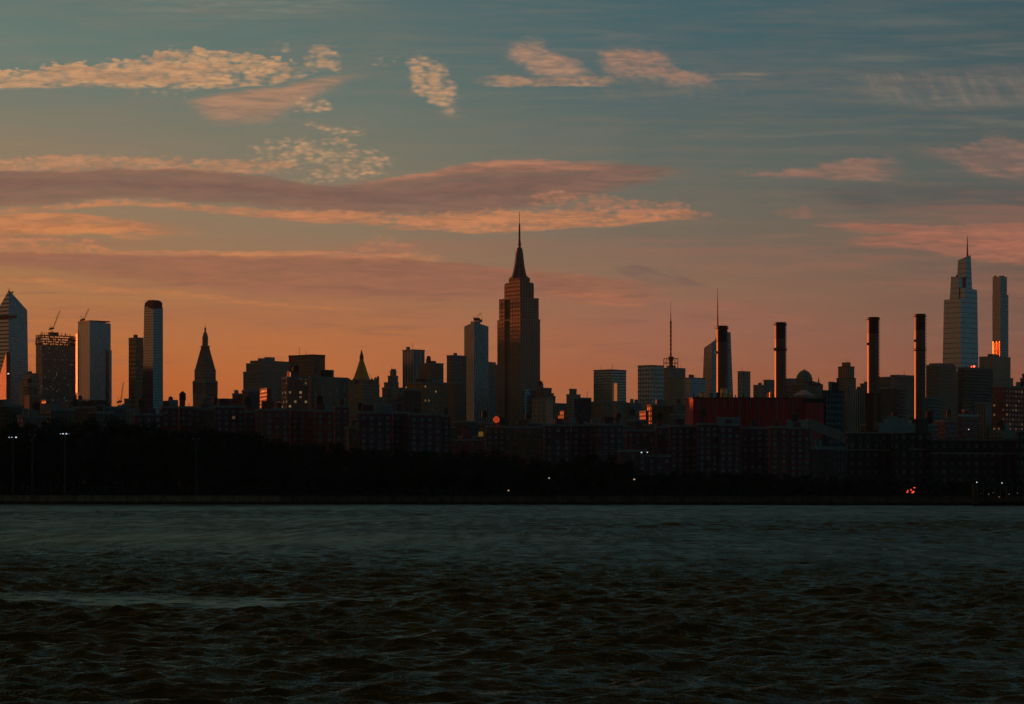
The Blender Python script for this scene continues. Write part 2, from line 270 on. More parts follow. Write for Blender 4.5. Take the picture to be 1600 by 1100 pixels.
class MB:
    """collects polygons with uv in metres and links them as ONE mesh object"""
    def __init__(s): s.v = []; s.f = []; s.uv = []; s.mi = []
    def face(s, pts, uv=None, m=0):
        b = len(s.v); s.v.extend([tuple(p) for p in pts]); s.f.append(tuple(range(b, b + len(pts))))
        s.uv.append(uv or [(p[0], p[1]) for p in pts]); s.mi.append(m)
    def wall(s, a, b, za0, zb0, za1, zb1, a1=None, b1=None, bay=3.0, m=0, z00=3.0):
        a1 = a1 or a; b1 = b1 or b
        w = math.dist(a, b); n = max(1, round(w / bay)) * bay if bay else w
        w1 = math.dist(a1, b1); k = (w - w1) / 2 / max(w, 1e-6) * n
        s.face([(a[0], a[1], za0), (b[0], b[1], zb0), (b1[0], b1[1], zb1), (a1[0], a1[1], za1)],
               [(0, za0 - z00), (n, zb0 - z00), (n - k, zb1 - z00), (k, za1 - z00)], m)
    def prism(s, foot, z0, z1, top=None, bay=3.0, m=0, mr=None, bottom=False, walls=None):
        """foot: ccw list of xy; z1 number or list; top: other footprint; walls: material index per wall"""
        top = top or foot; n = len(foot)
        z1 = [z1] * n if isinstance(z1, (int, float)) else z1
        for i in range(n):
            j = (i + 1) % n
            s.wall(foot[i], foot[j], z0, z0, z1[i], z1[j], top[i], top[j], bay, walls[i] if walls else m)
        s.face([(p[0], p[1], z) for p, z in zip(top, z1)], None, m if mr is None else mr)
        if bottom: s.face([(p[0], p[1], z0) for p in reversed(foot)], None, m if mr is None else mr)
        return s
    def tube(s, a, b, r0, r1=None, n=8, m=0, caps=True):
        r1 = r0 if r1 is None else r1
        a = Vector(a); b = Vector(b); d = (b - a); L_ = d.length; d = d.normalized()
        x = d.orthogonal().normalized(); y = d.cross(x)
        A = [a + (x * math.cos(t) + y * math.sin(t)) * r0 for t in (2 * math.pi * i / n for i in range(n))]
        B = [b + (x * math.cos(t) + y * math.sin(t)) * r1 for t in (2 * math.pi * i / n for i in range(n))]
        for i in range(n):
            j = (i + 1) % n; u0 = 2 * math.pi * r0 * i / n; u1 = 2 * math.pi * r0 * (i + 1) / n
            s.face([A[i], A[j], B[j], B[i]], [(u0, 0), (u1, 0), (u1, L_), (u0, L_)], m)
        if caps:
            if r1 > 1e-3: s.face(B, None, m)
            if r0 > 1e-3: s.face(A[::-1], None, m)
        return s
    def lathe(s, c, prof, n=24, m=0, rot=0.0, sq=1.0):
        """prof: list of (radius, z) from bottom to top around c"""
        for (r0, z0), (r1, z1) in zip(prof, prof[1:]):
            for i in range(n):
                t0 = rot + 2 * math.pi * i / n; t1 = rot + 2 * math.pi * (i + 1) / n
                P = [(c[0] + r0 * math.cos(t0), c[1] + r0 * math.sin(t0), z0), (c[0] + r0 * math.cos(t1), c[1] + r0 * math.sin(t1), z0),
                     (c[0] + r1 * math.cos(t1), c[1] + r1 * math.sin(t1), z1), (c[0] + r1 * math.cos(t0), c[1] + r1 * math.sin(t0), z1)]
                q = max(r0, r1)
                U = [(q * t0, z0), (q * t1, z0), (q * t1, z1), (q * t0, z1)]
                if r1 < 1e-4: P.pop(); U.pop()
                elif r0 < 1e-4: P.pop(1); U.pop(1)
                s.face(P, U, m)
        if prof[-1][0] > 1e-3:
            s.face([(c[0] + prof[-1][0] * math.cos(rot + 2 * math.pi * i / n), c[1] + prof[-1][0] * math.sin(rot + 2 * math.pi * i / n), prof[-1][1]) for i in range(n)], None, m)
        return s
    def build(s, name, mats, parent=None, loc=None, smooth=False, weld=False):
        if not isinstance(mats, (list, tuple)): mats = [mats]
        o0 = Vector(parent.matrix_world.translation if False else parent.location) if parent else Vector(loc or (0, 0, 0))
        if parent and parent.parent: o0 = o0 + Vector(parent.parent.location)
        l0 = Vector(loc) - o0 if (parent and loc) else Vector((0, 0, 0))
        base = o0 + l0
        me = bpy.data.meshes.new(name)
        me.from_pydata([(p[0] - base[0], p[1] - base[1], p[2] - base[2]) for p in s.v], [], s.f)
        ul = me.uv_layers.new(name='uv')
        ul.data.foreach_set('uv', [c for f in s.uv for q in f for c in q])
        for mt in mats: me.materials.append(mt)
        me.polygons.foreach_set('material_index', s.mi)
        if weld:
            import bmesh
            b = bmesh.new(); b.from_mesh(me); bmesh.ops.remove_doubles(b, verts=b.verts, dist=1e-4); b.to_mesh(me); b.free()
        if smooth: me.polygons.foreach_set('use_smooth', [True] * len(me.polygons))
        me.update()
        o = bpy.data.objects.new(name, me); COL.objects.link(o)
        if parent: o.parent = parent; o.location = l0
        else: o.location = base
        return o

def X(px, Y): return (px - 800.0) / F * Y
def Z(py, Y): return CAMZ + (HOR - py) / F * Y
def foot(x0, xs, x1, Y, phi=42.0):
    """footprint of a rotated block: its left edge, near corner and right edge seen at x0, xs, x1; the near corner Y away;
    phi: how far its left face is turned to the left. Returned counter-clockwise: near, right, back, left."""
    c, s_ = math.cos(R(phi)), math.sin(R(phi))
    N = (X(xs, Y), Y)
    def hit(px, d):
        k = (px - 800.0) / F
        return (k * N[1] - N[0]) / (d[0] - k * d[1])
    tl = hit(x0, (-c, s_)); tr = hit(x1, (s_, c))
    Lp = (N[0] - c * tl, N[1] + s_ * tl); Rp = (N[0] + s_ * tr, N[1] + c * tr)
    return [N, Rp, (Lp[0] + Rp[0] - N[0], Lp[1] + Rp[1] - N[1]), Lp]
def cen(ft): return (sum(p[0] for p in ft) / len(ft), sum(p[1] for p in ft) / len(ft))
def inset(ft, k):
    c = cen(ft)
    return [(c[0] + (p[0] - c[0]) * k, c[1] + (p[1] - c[1]) * k) for p in ft]
def grow(ft, d):
    c = cen(ft); r = []
    for p in ft:
        l = math.dist(p, c); r.append((c[0] + (p[0] - c[0]) * (l + d) / l, c[1] + (p[1] - c[1]) * (l + d) / l))
    return r
def sub(ft, a0, a1, b0, b1):
    """part of a footprint: a along near->left, b along near->right, both 0..1"""
    N, Rp, B, Lp = ft
    def q(a, b): return (N[0] + (Lp[0] - N[0]) * a + (Rp[0] - N[0]) * b, N[1] + (Lp[1] - N[1]) * a + (Rp[1] - N[1]) * b)
    return [q(a0, b0), q(a0, b1), q(a1, b1), q(a1, b0)]

# ------------------------------------------------------------------ materials
def gin(g, n, t, d=None):
    s_ = g.interface.new_socket(name=n, in_out='INPUT', socket_type=t)
    if d is not None: s_.default_value = d
    return s_
FG = bpy.data.node_groups.new('facade', 'ShaderNodeTree')
for n_, t_, d_ in (('Wall', 'NodeSocketColor', (.2, .2, .2, 1)), ('Glass', 'NodeSocketColor', (.03, .035, .04, 1)), ('Bay', 'NodeSocketFloat', 3), ('Floor', 'NodeSocketFloat', 3.5),
                   ('WinW', 'NodeSocketFloat', .5), ('WinH', 'NodeSocketFloat', .5), ('Lit', 'NodeSocketFloat', 0), ('LitColor', 'NodeSocketColor', (1, .5, .2, 1)),
                   ('LitPower', 'NodeSocketFloat', .5), ('GlassRough', 'NodeSocketFloat', .12), ('IOR', 'NodeSocketFloat', 1.6), ('WallRough', 'NodeSocketFloat', .8), ('Warp', 'NodeSocketFloat', .02), ('Band', 'NodeSocketFloat', 0)):
    gin(FG, n_, t_, d_)
FG.interface.new_socket(name='Shader', in_out='OUTPUT', socket_type='NodeSocketShader')
V.nt = g = FG
gi = g.nodes.new('NodeGroupInput'); go = g.nodes.new('NodeGroupOutput')
G = lambda n: V(gi.outputs[n])
uvn = g.nodes.new('ShaderNodeUVMap'); uvn.uv_map = 'uv'
sx = g.nodes.new('ShaderNodeSeparateXYZ'); g.links.new(uvn.outputs[0], sx.inputs[0])
uu, vv = V(sx.outputs[0]), V(sx.outputs[1])
cu = uu / G('Bay'); cv = vv / G('Floor')
fu = V.m('FRACT', cu); fv = V.m('FRACT', cv)
mu = V.m('LESS_THAN', V.m('ABSOLUTE', fu - 0.5), G('WinW') * 0.5)
mv = V.m('LESS_THAN', V.m('ABSOLUTE', fv - 0.5), G('WinH') * 0.5)
# mechanical floors: every so often a storey without windows
mech = V.m('GREATER_THAN', V.m('FRACT', cv / 17.0 + 0.31), G('Band') * 0.07)
mask = mu * mv * mech
wn = g.nodes.new('ShaderNodeTexWhiteNoise'); wn.noise_dimensions = '3D'
geo = g.nodes.new('ShaderNodeNewGeometry')
oi = g.nodes.new('ShaderNodeObjectInfo')
g.links.new(vec(V.m('FLOOR', cu), V.m('FLOOR', cv), V(oi.outputs['Random']) * 91.0), wn.inputs['Vector'])
rnd = V(wn.outputs['Value'])
sc3 = g.nodes.new('ShaderNodeSeparateColor'); g.links.new(wn.outputs['Color'], sc3.inputs[0])
rnd2 = V(sc3.outputs[1]); rnd3 = V(sc3.outputs[2])
lit = V.m('LESS_THAN', rnd2, G('Lit')) * mask
# glass tone: some blinds drawn
gl = g.nodes.new('ShaderNodeMix'); gl.data_type = 'RGBA'; gl.blend_type = 'MULTIPLY'; gl.inputs[0].default_value = 1.0
g.links.new(gi.outputs['Glass'], gl.inputs[6])
g.links.new(vec(lm(rnd, 0, 1, .5, 1.7), lm(rnd, 0, 1, .5, 1.65), lm(rnd, 0, 1, .5, 1.6)), gl.inputs[7])
# wall tone: weathering
nz = noise(vec(uu * 0.05, vv * 0.02, V(oi.outputs['Random']) * 13.0), 1.0, 4, .6)
nz2 = noise(vec(uu * 0.6, vv * 0.06, 3.0), 1.0, 3, .6)
wl = g.nodes.new('ShaderNodeMix'); wl.data_type = 'RGBA'; wl.blend_type = 'MULTIPLY'; wl.inputs[0].default_value = 1.0
g.links.new(gi.outputs['Wall'], wl.inputs[6])
wt = lm(nz, .3, .7, .7, 1.25) * lm(nz2, .3, .7, .85, 1.12)
g.links.new(vec(wt, wt, wt), wl.inputs[7])
basec = mixc(mask, wl.outputs[2], gl.outputs[2])
pb = g.nodes.new('ShaderNodeBsdfPrincipled')
g.links.new(basec, pb.inputs['Base Color'])
g.links.new((mask * (G('GlassRough') - G('WallRough')) + G('WallRough')).k, pb.inputs['Roughness'])
g.links.new((mask * (G('IOR') - 1.4) + 1.4).k, pb.inputs['IOR'])
# every pane sits a little out of true
vm = g.nodes.new('ShaderNodeVectorMath'); vm.operation = 'SUBTRACT'; g.links.new(wn.outputs['Color'], vm.inputs[0]); vm.inputs[1].default_value = (.5, .5, .5)
vs_ = g.nodes.new('ShaderNodeVectorMath'); vs_.operation = 'SCALE'; g.links.new(vm.outputs[0], vs_.inputs[0]); g.links.new((G('Warp') * mask).k, vs_.inputs['Scale'])
va = g.nodes.new('ShaderNodeVectorMath'); va.operation = 'ADD'; g.links.new(geo.outputs['Normal'], va.inputs[0]); g.links.new(vs_.outputs[0], va.inputs[1])
vn = g.nodes.new('ShaderNodeVectorMath'); vn.operation = 'NORMALIZE'; g.links.new(va.outputs[0], vn.inputs[0])
g.links.new(vn.outputs[0], pb.inputs['Normal'])
g.links.new(gi.outputs['LitColor'], pb.inputs['Emission Color'])
g.links.new((lit * G('LitPower') * (rnd3 + 0.3)).k, pb.inputs['Emission Strength'])
g.links.new(pb.outputs[0], go.inputs[0])

def facade(wall, glass=(.03, .035, .04), bay=3.0, floor=3.4, ww=.45, wh=.5, lit=0.0, litc=(1, .5, .2), power=.5, rough=.12, ior=1.6, wrough=.85, warp=.02, band=0):
    m = bpy.data.materials.new('facade'); m.use_nodes = True; n = m.node_tree; n.nodes.clear()
    q = n.nodes.new('ShaderNodeGroup'); q.node_tree = FG; o = n.nodes.new('ShaderNodeOutputMaterial'); n.links.new(q.outputs[0], o.inputs[0])
    for k, w in (('Wall', (*wall, 1)), ('Glass', (*glass, 1)), ('Bay', bay), ('Floor', floor), ('WinW', ww), ('WinH', wh), ('Lit', lit), ('LitColor', (*litc, 1)), ('LitPower', power),
                 ('GlassRough', rough), ('IOR', ior), ('WallRough', wrough), ('Warp', warp), ('Band', band)):
        q.inputs[k].default_value = w
    m['bay'] = bay
    return m
def plain(name, c, rough=.7, metal=0.0, ior=1.45, var=.25, scale=.2, emit=None, power=0.0, bump=0.0):
    m = bpy.data.materials.new(name); m.use_nodes = True; n = m.node_tree; V.nt = n
    p = n.nodes['Principled BSDF']
    t = n.nodes.new('ShaderNodeTexCoord')
    z_ = noise(t.outputs['Object'], scale, 5, .6)
    k = n.nodes.new('ShaderNodeMix'); k.data_type = 'RGBA'; k.blend_type = 'MULTIPLY'; k.inputs[0].default_value = 1.0
    k.inputs[6].default_value = (*c, 1)
    w = lm(z_, .3, .7, 1 - var, 1 + var); n.links.new(vec(w, w, w), k.inputs[7])
    n.links.new(k.outputs[2], p.inputs['Base Color'])
    p.inputs['Roughness'].default_value = rough; p.inputs['Metallic'].default_value = metal; p.inputs['IOR'].default_value = ior
    if bump:
        b = n.nodes.new('ShaderNodeBump'); b.inputs['Distance'].default_value = bump; n.links.new(z_.k, b.inputs['Height']); n.links.new(b.outputs[0], p.inputs['Normal'])
    if emit:
        p.inputs['Emission Color'].default_value = (*emit, 1); p.inputs['Emission Strength'].default_value = power
    return m
M = dict(
    roof=plain('roofing', (.05, .048, .045), .9), dark=plain('dark_metal', (.03, .03, .032), .6), steel=plain('steel', (.16, .15, .14), .45, .6),
    brick=plain('brick', (.22, .09, .065), .9, scale=.4), brownbrick=plain('brown_brick', (.12, .07, .05), .9, scale=.4), stone=plain('stone', (.3, .27, .22), .85),
    concrete=plain('concrete', (.28, .27, .25), .9, scale=.5), white=plain('white_paint', (.7, .72, .72), .6), wood=plain('tank_wood', (.1, .065, .045), .9, scale=1.5),
    grey=plain('grey_cladding', (.22, .24, .24), .6), gold=plain('gilded_roof', (.75, .38, .06), .55, .1, scale=.3), copper=plain('green_copper', (.16, .26, .22), .7),
    crane=plain('crane_paint', (.32, .12, .05), .6), rust=plain('rusty_steel', (.16, .07, .04), .8),
    red=plain('red_cladding', (.62, .07, .07), .7, scale=.15), ltgrey=plain('pale_cladding', (.45, .47, .46), .6))
WB = (.16, .075, .055); WT = (.30, .23, .16); WG = (.20, .20, .18); WD = (.09, .075, .06)

# ------------------------------------------------------------------ roof furniture
def water_tank(c, z, r=2.2, h=4.0, parent=None):
    t = MB(); 
    for a in range(4): t.tube((c[0] + r * .7 * math.cos(a * 1.571), c[1] + r * .7 * math.sin(a * 1.571), z), (c[0] + r * .7 * math.cos(a * 1.571), c[1] + r * .7 * math.sin(a * 1.571), z + 3.2), .18, n=4)
    t.lathe(c, [(r, z + 3.0), (r * .95, z + 3.0 + h), (r * 1.06, z + 3.05 + h), (.0, z + 4.6 + h)], 14)
    return t.build('water_tank', M['wood'], parent)
def crane(label, px, pyb, pxt, pyt, Y, h=10, group='cranes on the skyline'):
    """luffing crane: short lattice mast, cab, raised jib towards (pxt, pyt)"""
    b = Vector((X(px, Y), Y, Z(pyb, Y))); tip = Vector((X(pxt, Y), Y + 4, Z(pyt, Y)))
    t = thing('tower_crane', label, 'crane', b, group)
    w = .9
    def lattice(mb, a, c, w):
        d = (c - a); n = max(3, int(d.length / (w * 2.6))); dd = d.normalized(); x = dd.orthogonal().normalized(); y = dd.cross(x)
        for q in ((1, 1), (1, -1), (-1, -1), (-1, 1)): mb.tube(a + (x * q[0] + y * q[1]) * w * .5, c + (x * q[0] + y * q[1]) * w * .4, .22, .16, 4)
        for i in range(n):
            p = a + d * (i / n); q = a + d * ((i + 1) / n); sg = 1 if i % 2 else -1
            mb.tube(p + x * w * .5 * sg, q - x * w * .5 * sg, .12, n=3); mb.tube(p + y * w * .5 * sg, q - y * w * .5 * sg, .12, n=3)
    top = b + Vector((0, 0, h))
    m = MB(); lattice(m, b, top, 2.2); m.build('mast', M['crane'], t)
    m = MB(); f = [(b.x - 3.5, b.y - 1.6), (b.x + 3.5, b.y - 1.6), (b.x + 3.5, b.y + 1.6), (b.x - 3.5, b.y + 1.6)]
    m.prism(f, top.z, top.z + 3.0, bottom=True); m.build('cab', M['dark'], t)
    m = MB(); lattice(m, top + Vector((1.5, 0, 1.5)), tip, 1.9); m.build('jib', M['crane'], t)
    dv = (tip - top); sd = -1 if dv.x > 0 else 1
    m = MB(); a = top + Vector((sd * 4.5, 0, 9)); m.tube(top + Vector((0, 0, 2)), a, .3, n=4); m.tube(top + Vector((sd * 6, 0, 2)), a, .2, n=4); m.tube(a, top + dv * .8, .1, n=3); m.build('mast_head', M['crane'], t)
    m = MB(); f = [(b.x + sd * 4 - 2, b.y - 1.4), (b.x + sd * 4 + 2, b.y - 1.4), (b.x + sd * 4 + 2, b.y + 1.4), (b.x + sd * 4 - 2, b.y + 1.4)]
    m.prism(f, top.z - 1.5, top.z + 1.4, bottom=True); m.build('counterweight', M['concrete'], t)
    return t

GROUND = 3.0
def tower(name, label, cat, tiers, Y, mat, phi=42, z0=GROUND, roof=None, parapet=True, mech=0, tank=0, group=None, steps=4.0, cap=None):
    """tiers: [(x0, xs, x1, ytop), ...] from the bottom up, each standing on the one below; returns (thing, list of footprints, top z)"""
    ft0 = foot(*tiers[0][:3], Y, phi); c = cen(ft0)
    if phi >= 50 and not any(w in label for w in ('orange', 'lit ', 'glint')): phi = 46; ft0 = foot(*tiers[0][:3], Y, phi); c = cen(ft0)
    if phi >= 56: next(n for n in mat.node_tree.nodes if n.type == 'GROUP').inputs['GlassRough'].default_value = .5
    t = thing(name, label, cat, (c[0], c[1], z0), group)
    z = z0; fts = []; rng = random.Random(int(tiers[0][0] * 7 + Y))
    bay = mat['bay'] if 'bay' in mat.keys() else 3.0
    for i, (a, s_, b, y) in enumerate(tiers):
        Yi = Y + i * steps; ft = foot(a, s_, b, Yi, phi); zt = Z(y, Yi); fts.append(ft)
        m = MB(); m.prism(ft, z, zt, bay=bay, m=0, mr=1); m.build('facade' if i == 0 else 'upper_storeys', [mat, M['roof']], t)
        if parapet:
            p = MB(); g1 = grow(ft, .35); p.prism(g1, zt - .6, zt + .9, m=0, mr=1, bottom=True); p.build('parapet', [roof or M['concrete'], M['roof']], t)
        z = zt
    ft = fts[-1]
    for k in range(mech):
        w = rng.uniform(.18, .34); a0 = rng.uniform(.12, .85 - w); b0 = rng.uniform(.12, .85 - w)
        m = MB(); m.prism(sub(ft, a0, a0 + w, b0, b0 + w), z + .9, z + rng.uniform(3.2, 6.0), bay=0, m=0); m.build('roof_plant', rng.choice([M['grey'], M['concrete'], M['brownbrick']]), t)
    for k in range(rng.choice((0, 1, 1, 2))):
        a0, b0 = rng.uniform(.15, .85), rng.uniform(.1, .8); q = sub(ft, a0, a0 + .01, b0, b0 + .01)[0]; h = rng.uniform(4, 10)
        m = MB(); m.tube((*q, z), (*q, z + h), .28, .12, 5)
        if h > 7: m.tube((q[0] - 1, q[1], z + h * .8), (q[0] + 1, q[1], z + h * .8), .12, n=4)
        m.build('aerial', M['steel'], t)
    for k in range(tank):
        a0, b0 = rng.uniform(.25, .75), rng.uniform(.2, .7); q = sub(ft, a0, a0 + .01, b0, b0 + .01)[0]
        water_tank(q, z + .9, rng.uniform(1.8, 2.6), rng.uniform(3.4, 4.6), t)
    return t, fts, z

# ------------------------------------------------------------------ river
def shore(x): return 960.0 - (x + 192.0) * (103.0 / 363.0)      # the far bank, a little nearer on the right
def river():
    NX, NY = 640, 2500
    s_in = np.linspace(-0.235, 0.235, NX)
    s_out = np.array([0.3, 0.45, 0.8, 1.5, 3.0, 6.0])
    s = np.concatenate([-s_out[::-1], s_in, s_out])
    y_in = np.geomspace(58.0, 985.0, NY)
    y = np.concatenate([np.array([-900., -400., -120., -20., 30.]), y_in, np.array([1100., 1500.])])
    S, Yg = np.meshgrid(s, y)
    W = np.maximum(Yg, 58.0)
    Xg = S * W
    Yg = Yg - 0.0 * Xg
    dX = np.gradient(s)[None, :] * W
    dY = np.gradient(y)[:, None] + 0 * Xg
    dX = np.broadcast_to(dX, Xg.shape)
    rng = np.random.default_rng(11)
    Hh = np.zeros_like(Xg); DXh = np.zeros_like(Xg); DYh = np.zeros_like(Xg)
    # calm and rough patches
    patch = np.zeros_like(Xg)
    for k in range(12):
        lx = rng.uniform(30, 120); ly = rng.uniform(18, 110); 
        patch += np.sin(Xg / lx + Yg / ly * rng.choice([-1, 1]) + rng.uniform(0, 6.28)) / 12 ** .5
    patch = np.clip(0.95 + 0.40 * patch, 0.25, 1.7)
    patch *= 1 - .8 * np.clip((Yg - .05 * Xg + 3.5 * np.sin(Xg * .31) + 2 * np.sin(Xg * .83) - 127) / 7, 0, 1) * np.clip((146 - Yg + .05 * Xg + 3 * np.sin(Xg * .23 + 1)) / 7, 0, 1) * np.clip((-4 - Xg) / 8, 0, 1)
    lam = np.exp(rng.uniform(np.log(0.55), np.log(9.0), 110))
    for l in lam:
        th = R(90) + rng.normal(0, 0.5)                      # wind mostly along the view
        k = 2 * math.pi / l; kx, ky = k * math.cos(th), k * math.sin(th)
        a = (0.0062 if l < 2 else 0.0065) * l ** 0.9 * (1.0 if l < 2.0 else (2.0 / l) ** 0.5)
        cell = (abs(kx) * dX + abs(ky) * dY) / k
        att = np.clip((l / cell - 1.6) / 2.0, 0, 1)
        ph = kx * Xg + ky * Yg + rng.uniform(0, 6.283)
        A = a * att * patch
        Hh += A * np.cos(ph)
        q = 0.6
        DXh -= q * A * math.cos(th) * np.sin(ph); DYh -= q * A * math.sin(th) * np.sin(ph)
    edge = np.clip((0.26 - np.abs(S)) / 0.02, 0, 1) * np.clip((Yg - 57) / 3, 0, 1)
    V3 = np.stack([Xg + DXh * edge, Yg + DYh * edge, Hh * edge], -1).reshape(-1, 3).astype(np.float32)
    ny, nx = Xg.shape
    i = np.arange(ny * nx, dtype=np.int32).reshape(ny, nx)
    q = np.stack([i[:-1, :-1], i[:-1, 1:], i[1:, 1:], i[1:, :-1]], -1).reshape(-1, 4)
    me = bpy.data.meshes.new('water')
    me.vertices.add(len(V3)); me.vertices.foreach_set('co', V3.ravel())
    me.loops.add(q.size); me.loops.foreach_set('vertex_index', q.ravel())
    me.polygons.add(len(q)); me.polygons.foreach_set('loop_start', np.arange(0, q.size, 4, dtype=np.int32))
    me.polygons.foreach_set('use_smooth', np.ones(len(q), dtype=bool))
    me.update(calc_edges=True)
    m = bpy.data.materials.new('river_water'); m.use_nodes = True; n = m.node_tree; V.nt = n
    p = n.nodes['Principled BSDF']
    t = n.nodes.new('ShaderNodeNewGeometry')
    ps = n.nodes.new('ShaderNodeSeparateXYZ'); n.links.new(t.outputs['Position'], ps.inputs[0])
    X_, Y_ = V(ps.outputs[0]), V(ps.outputs[1])
    a = noise(vec(X_ * .9, Y_ * 1.5), 1.0, 4, .62)
    b_ = noise(vec(X_ * 4.0, Y_ * 5.5, 5.0), 1.0, 3, .6)
    lane = noise(vec(X_ * .10, Y_ * .022, 9.0), 1.0, 5, .6); lane2 = noise(vec(X_ * .02, Y_ * .010, 4.0), 1.0, 4, .6)
    amp = lm(lane, .33, .67, .25, 1.75) * lm(lane2, .35, .65, .5, 1.5)
    Yw = Y_ - X_ * .05 + (noise(vec(X_ * .11, Y_ * .05, 1.0), 1.0, 4, .6) - .5) * 26.0
    slick = ss(Yw, 128.0, 134.0) * ss(143.0 - Yw, 0.0, 6.0) * ss(-6.0 - X_ + lane * 10.0, 0.0, 8.0)
    lane3 = noise(vec(X_ * .45, Y_ * .032, 2.0), 1.0, 5, .65)
    h = (a * amp * lm(lane3, .36, .64, .0, 2.4) * 0.20 + b_ * 0.05) * (1.0 - slick * .75)
    b = n.nodes.new('ShaderNodeBump'); b.inputs['Strength'].default_value = 1.0; b.inputs['Distance'].default_value = 1.0
    n.links.new(h.k, b.inputs['Height'])
    # silty water: a dark body and a surface whose mirror is dulled and tinted by it
    n.nodes.remove(p)
    fr = n.nodes.new('ShaderNodeFresnel'); fr.inputs['IOR'].default_value = WATER_IOR
    gl = n.nodes.new('ShaderNodeBsdfGlossy'); gl.inputs['Color'].default_value = (.25, .45, .49, 1); gl.inputs['Roughness'].default_value = .2
    df = n.nodes.new('ShaderNodeBsdfDiffuse'); df.inputs['Color'].default_value = (.095, .055, .018, 1)
    mx = n.nodes.new('ShaderNodeMixShader'); n.links.new(fr.outputs[0], mx.inputs[0]); n.links.new(df.outputs[0], mx.inputs[1]); n.links.new(gl.outputs[0], mx.inputs[2])
    for q_ in (fr, gl, df): n.links.new(b.outputs[0], q_.inputs['Normal'])
    n.links.new(mx.outputs[0], n.nodes['Material Output'].inputs['Surface'])
    me.materials.append(m)
    o = bpy.data.objects.new('water', me); COL.objects.link(o); o['kind'] = 'structure'
WATER_IOR = 1.3
river()

# ------------------------------------------------------------------ land
m = MB()
xs_ = [-9000, -400, -192, 0, 171, 400, 9000]
near = [(x, max(200, min(2200, shore(x))) if abs(x) > 500 else shore(x)) for x in xs_]
for (a, b) in zip(near, near[1:]):
    m.face([(a[0], a[1] + .6, 3.0), (b[0], b[1] + .6, 3.0), (b[0] * 1.0, 16000, 3.0), (a[0], 16000, 3.0)])
gm = plain('city_ground', (.05, .05, .045), .95, scale=.03)
g_ = m.build('ground', gm); g_['kind'] = 'structure'
# stone river wall, one run per stretch
wm = bpy.data.materials.new('river_wall_stone'); wm.use_nodes = True; V.nt = n = wm.node_tree
p = n.nodes['Principled BSDF']; t = n.nodes.new('ShaderNodeNewGeometry'); ps = n.nodes.new('ShaderNodeSeparateXYZ'); n.links.new(t.outputs['Position'], ps.inputs[0])
st_ = noise(vec(V(ps.outputs[0]) * .5, 0.0, V(ps.outputs[2]) * .15), 1, 4, .6)
wet = ss(V(ps.outputs[2]) + st_ * 0.8, 0.9, 1.7)
w_ = lm(st_, .3, .7, .45, 1.35)
c1 = n.nodes.new('ShaderNodeMix'); c1.data_type = 'RGBA'; c1.blend_type = 'MULTIPLY'; c1.inputs[0].default_value = 1; c1.inputs[6].default_value = (.24, .175, .12, 1); n.links.new(vec(w_, w_, w_), c1.inputs[7])
n.links.new(mixc(wet, (.012, .013, .010), c1.outputs[2]), p.inputs['Base Color']); p.inputs['Roughness'].default_value = .9
wd = wm.copy(); wd.name = 'dark_wall_stone'
next(q for q in wd.node_tree.nodes if q.type == 'MIX' and q.blend_type == 'MULTIPLY').inputs[6].default_value = (.12, .09, .075, 1)
def wall_run(name, label, xa, xb, zt, pos_=.0, mat=wm):
    A = (xa, shore(xa) + pos_); B = (xb, shore(xb) + pos_)
    t = thing(name, label, 'river wall', ((xa + xb) / 2, shore((xa + xb) / 2), 0))
    m = MB(); m.prism([A, B, (B[0] + .17, B[1] + .6), (A[0] + .17, A[1] + .6)], -1.2, zt, m=0, bay=4, bottom=True); m.build('wall', mat, t)
    m = MB(); m.prism([(A[0], A[1] - .2), (B[0], B[1] - .2), (B[0] + .2, B[1] + .8), (A[0] + .2, A[1] + .8)], zt, zt + .22, bottom=True); m.build('coping', mat, t)
    n_ = int(abs(xb - xa) / 8)
    m = MB()
    for i in range(n_):
        x = xa + (xb - xa) * (i + .5) / n_; y = shore(x) + .25
        m.tube((x, y, zt + .2), (x, y, zt + 1.3), .05, n=4)
    for h in (.6, .95, 1.3): m.tube((A[0], A[1] + .25, zt + h), (B[0], B[1] + .25, zt + h), .035, n=4)
    m.build('railing', M['dark'], t)
    return t
wall_run('river_wall', 'long brown stone river wall under the trees at the left end of the far bank', -420, -84, 2.9)
wall_run('river_wall', 'darker low river wall in the middle of the far bank, between the two longer stone walls', -83.99, -35.52, 2.88, mat=wd)
wall_run('river_wall', 'long stone river wall below the trees at the centre and right of the far bank', -35.5, 152, 2.92, mat=wd)
wall_run('river_wall', 'short river wall behind the ferry pier at the right end of the far bank', 152.01, 420, 2.86, mat=wd)

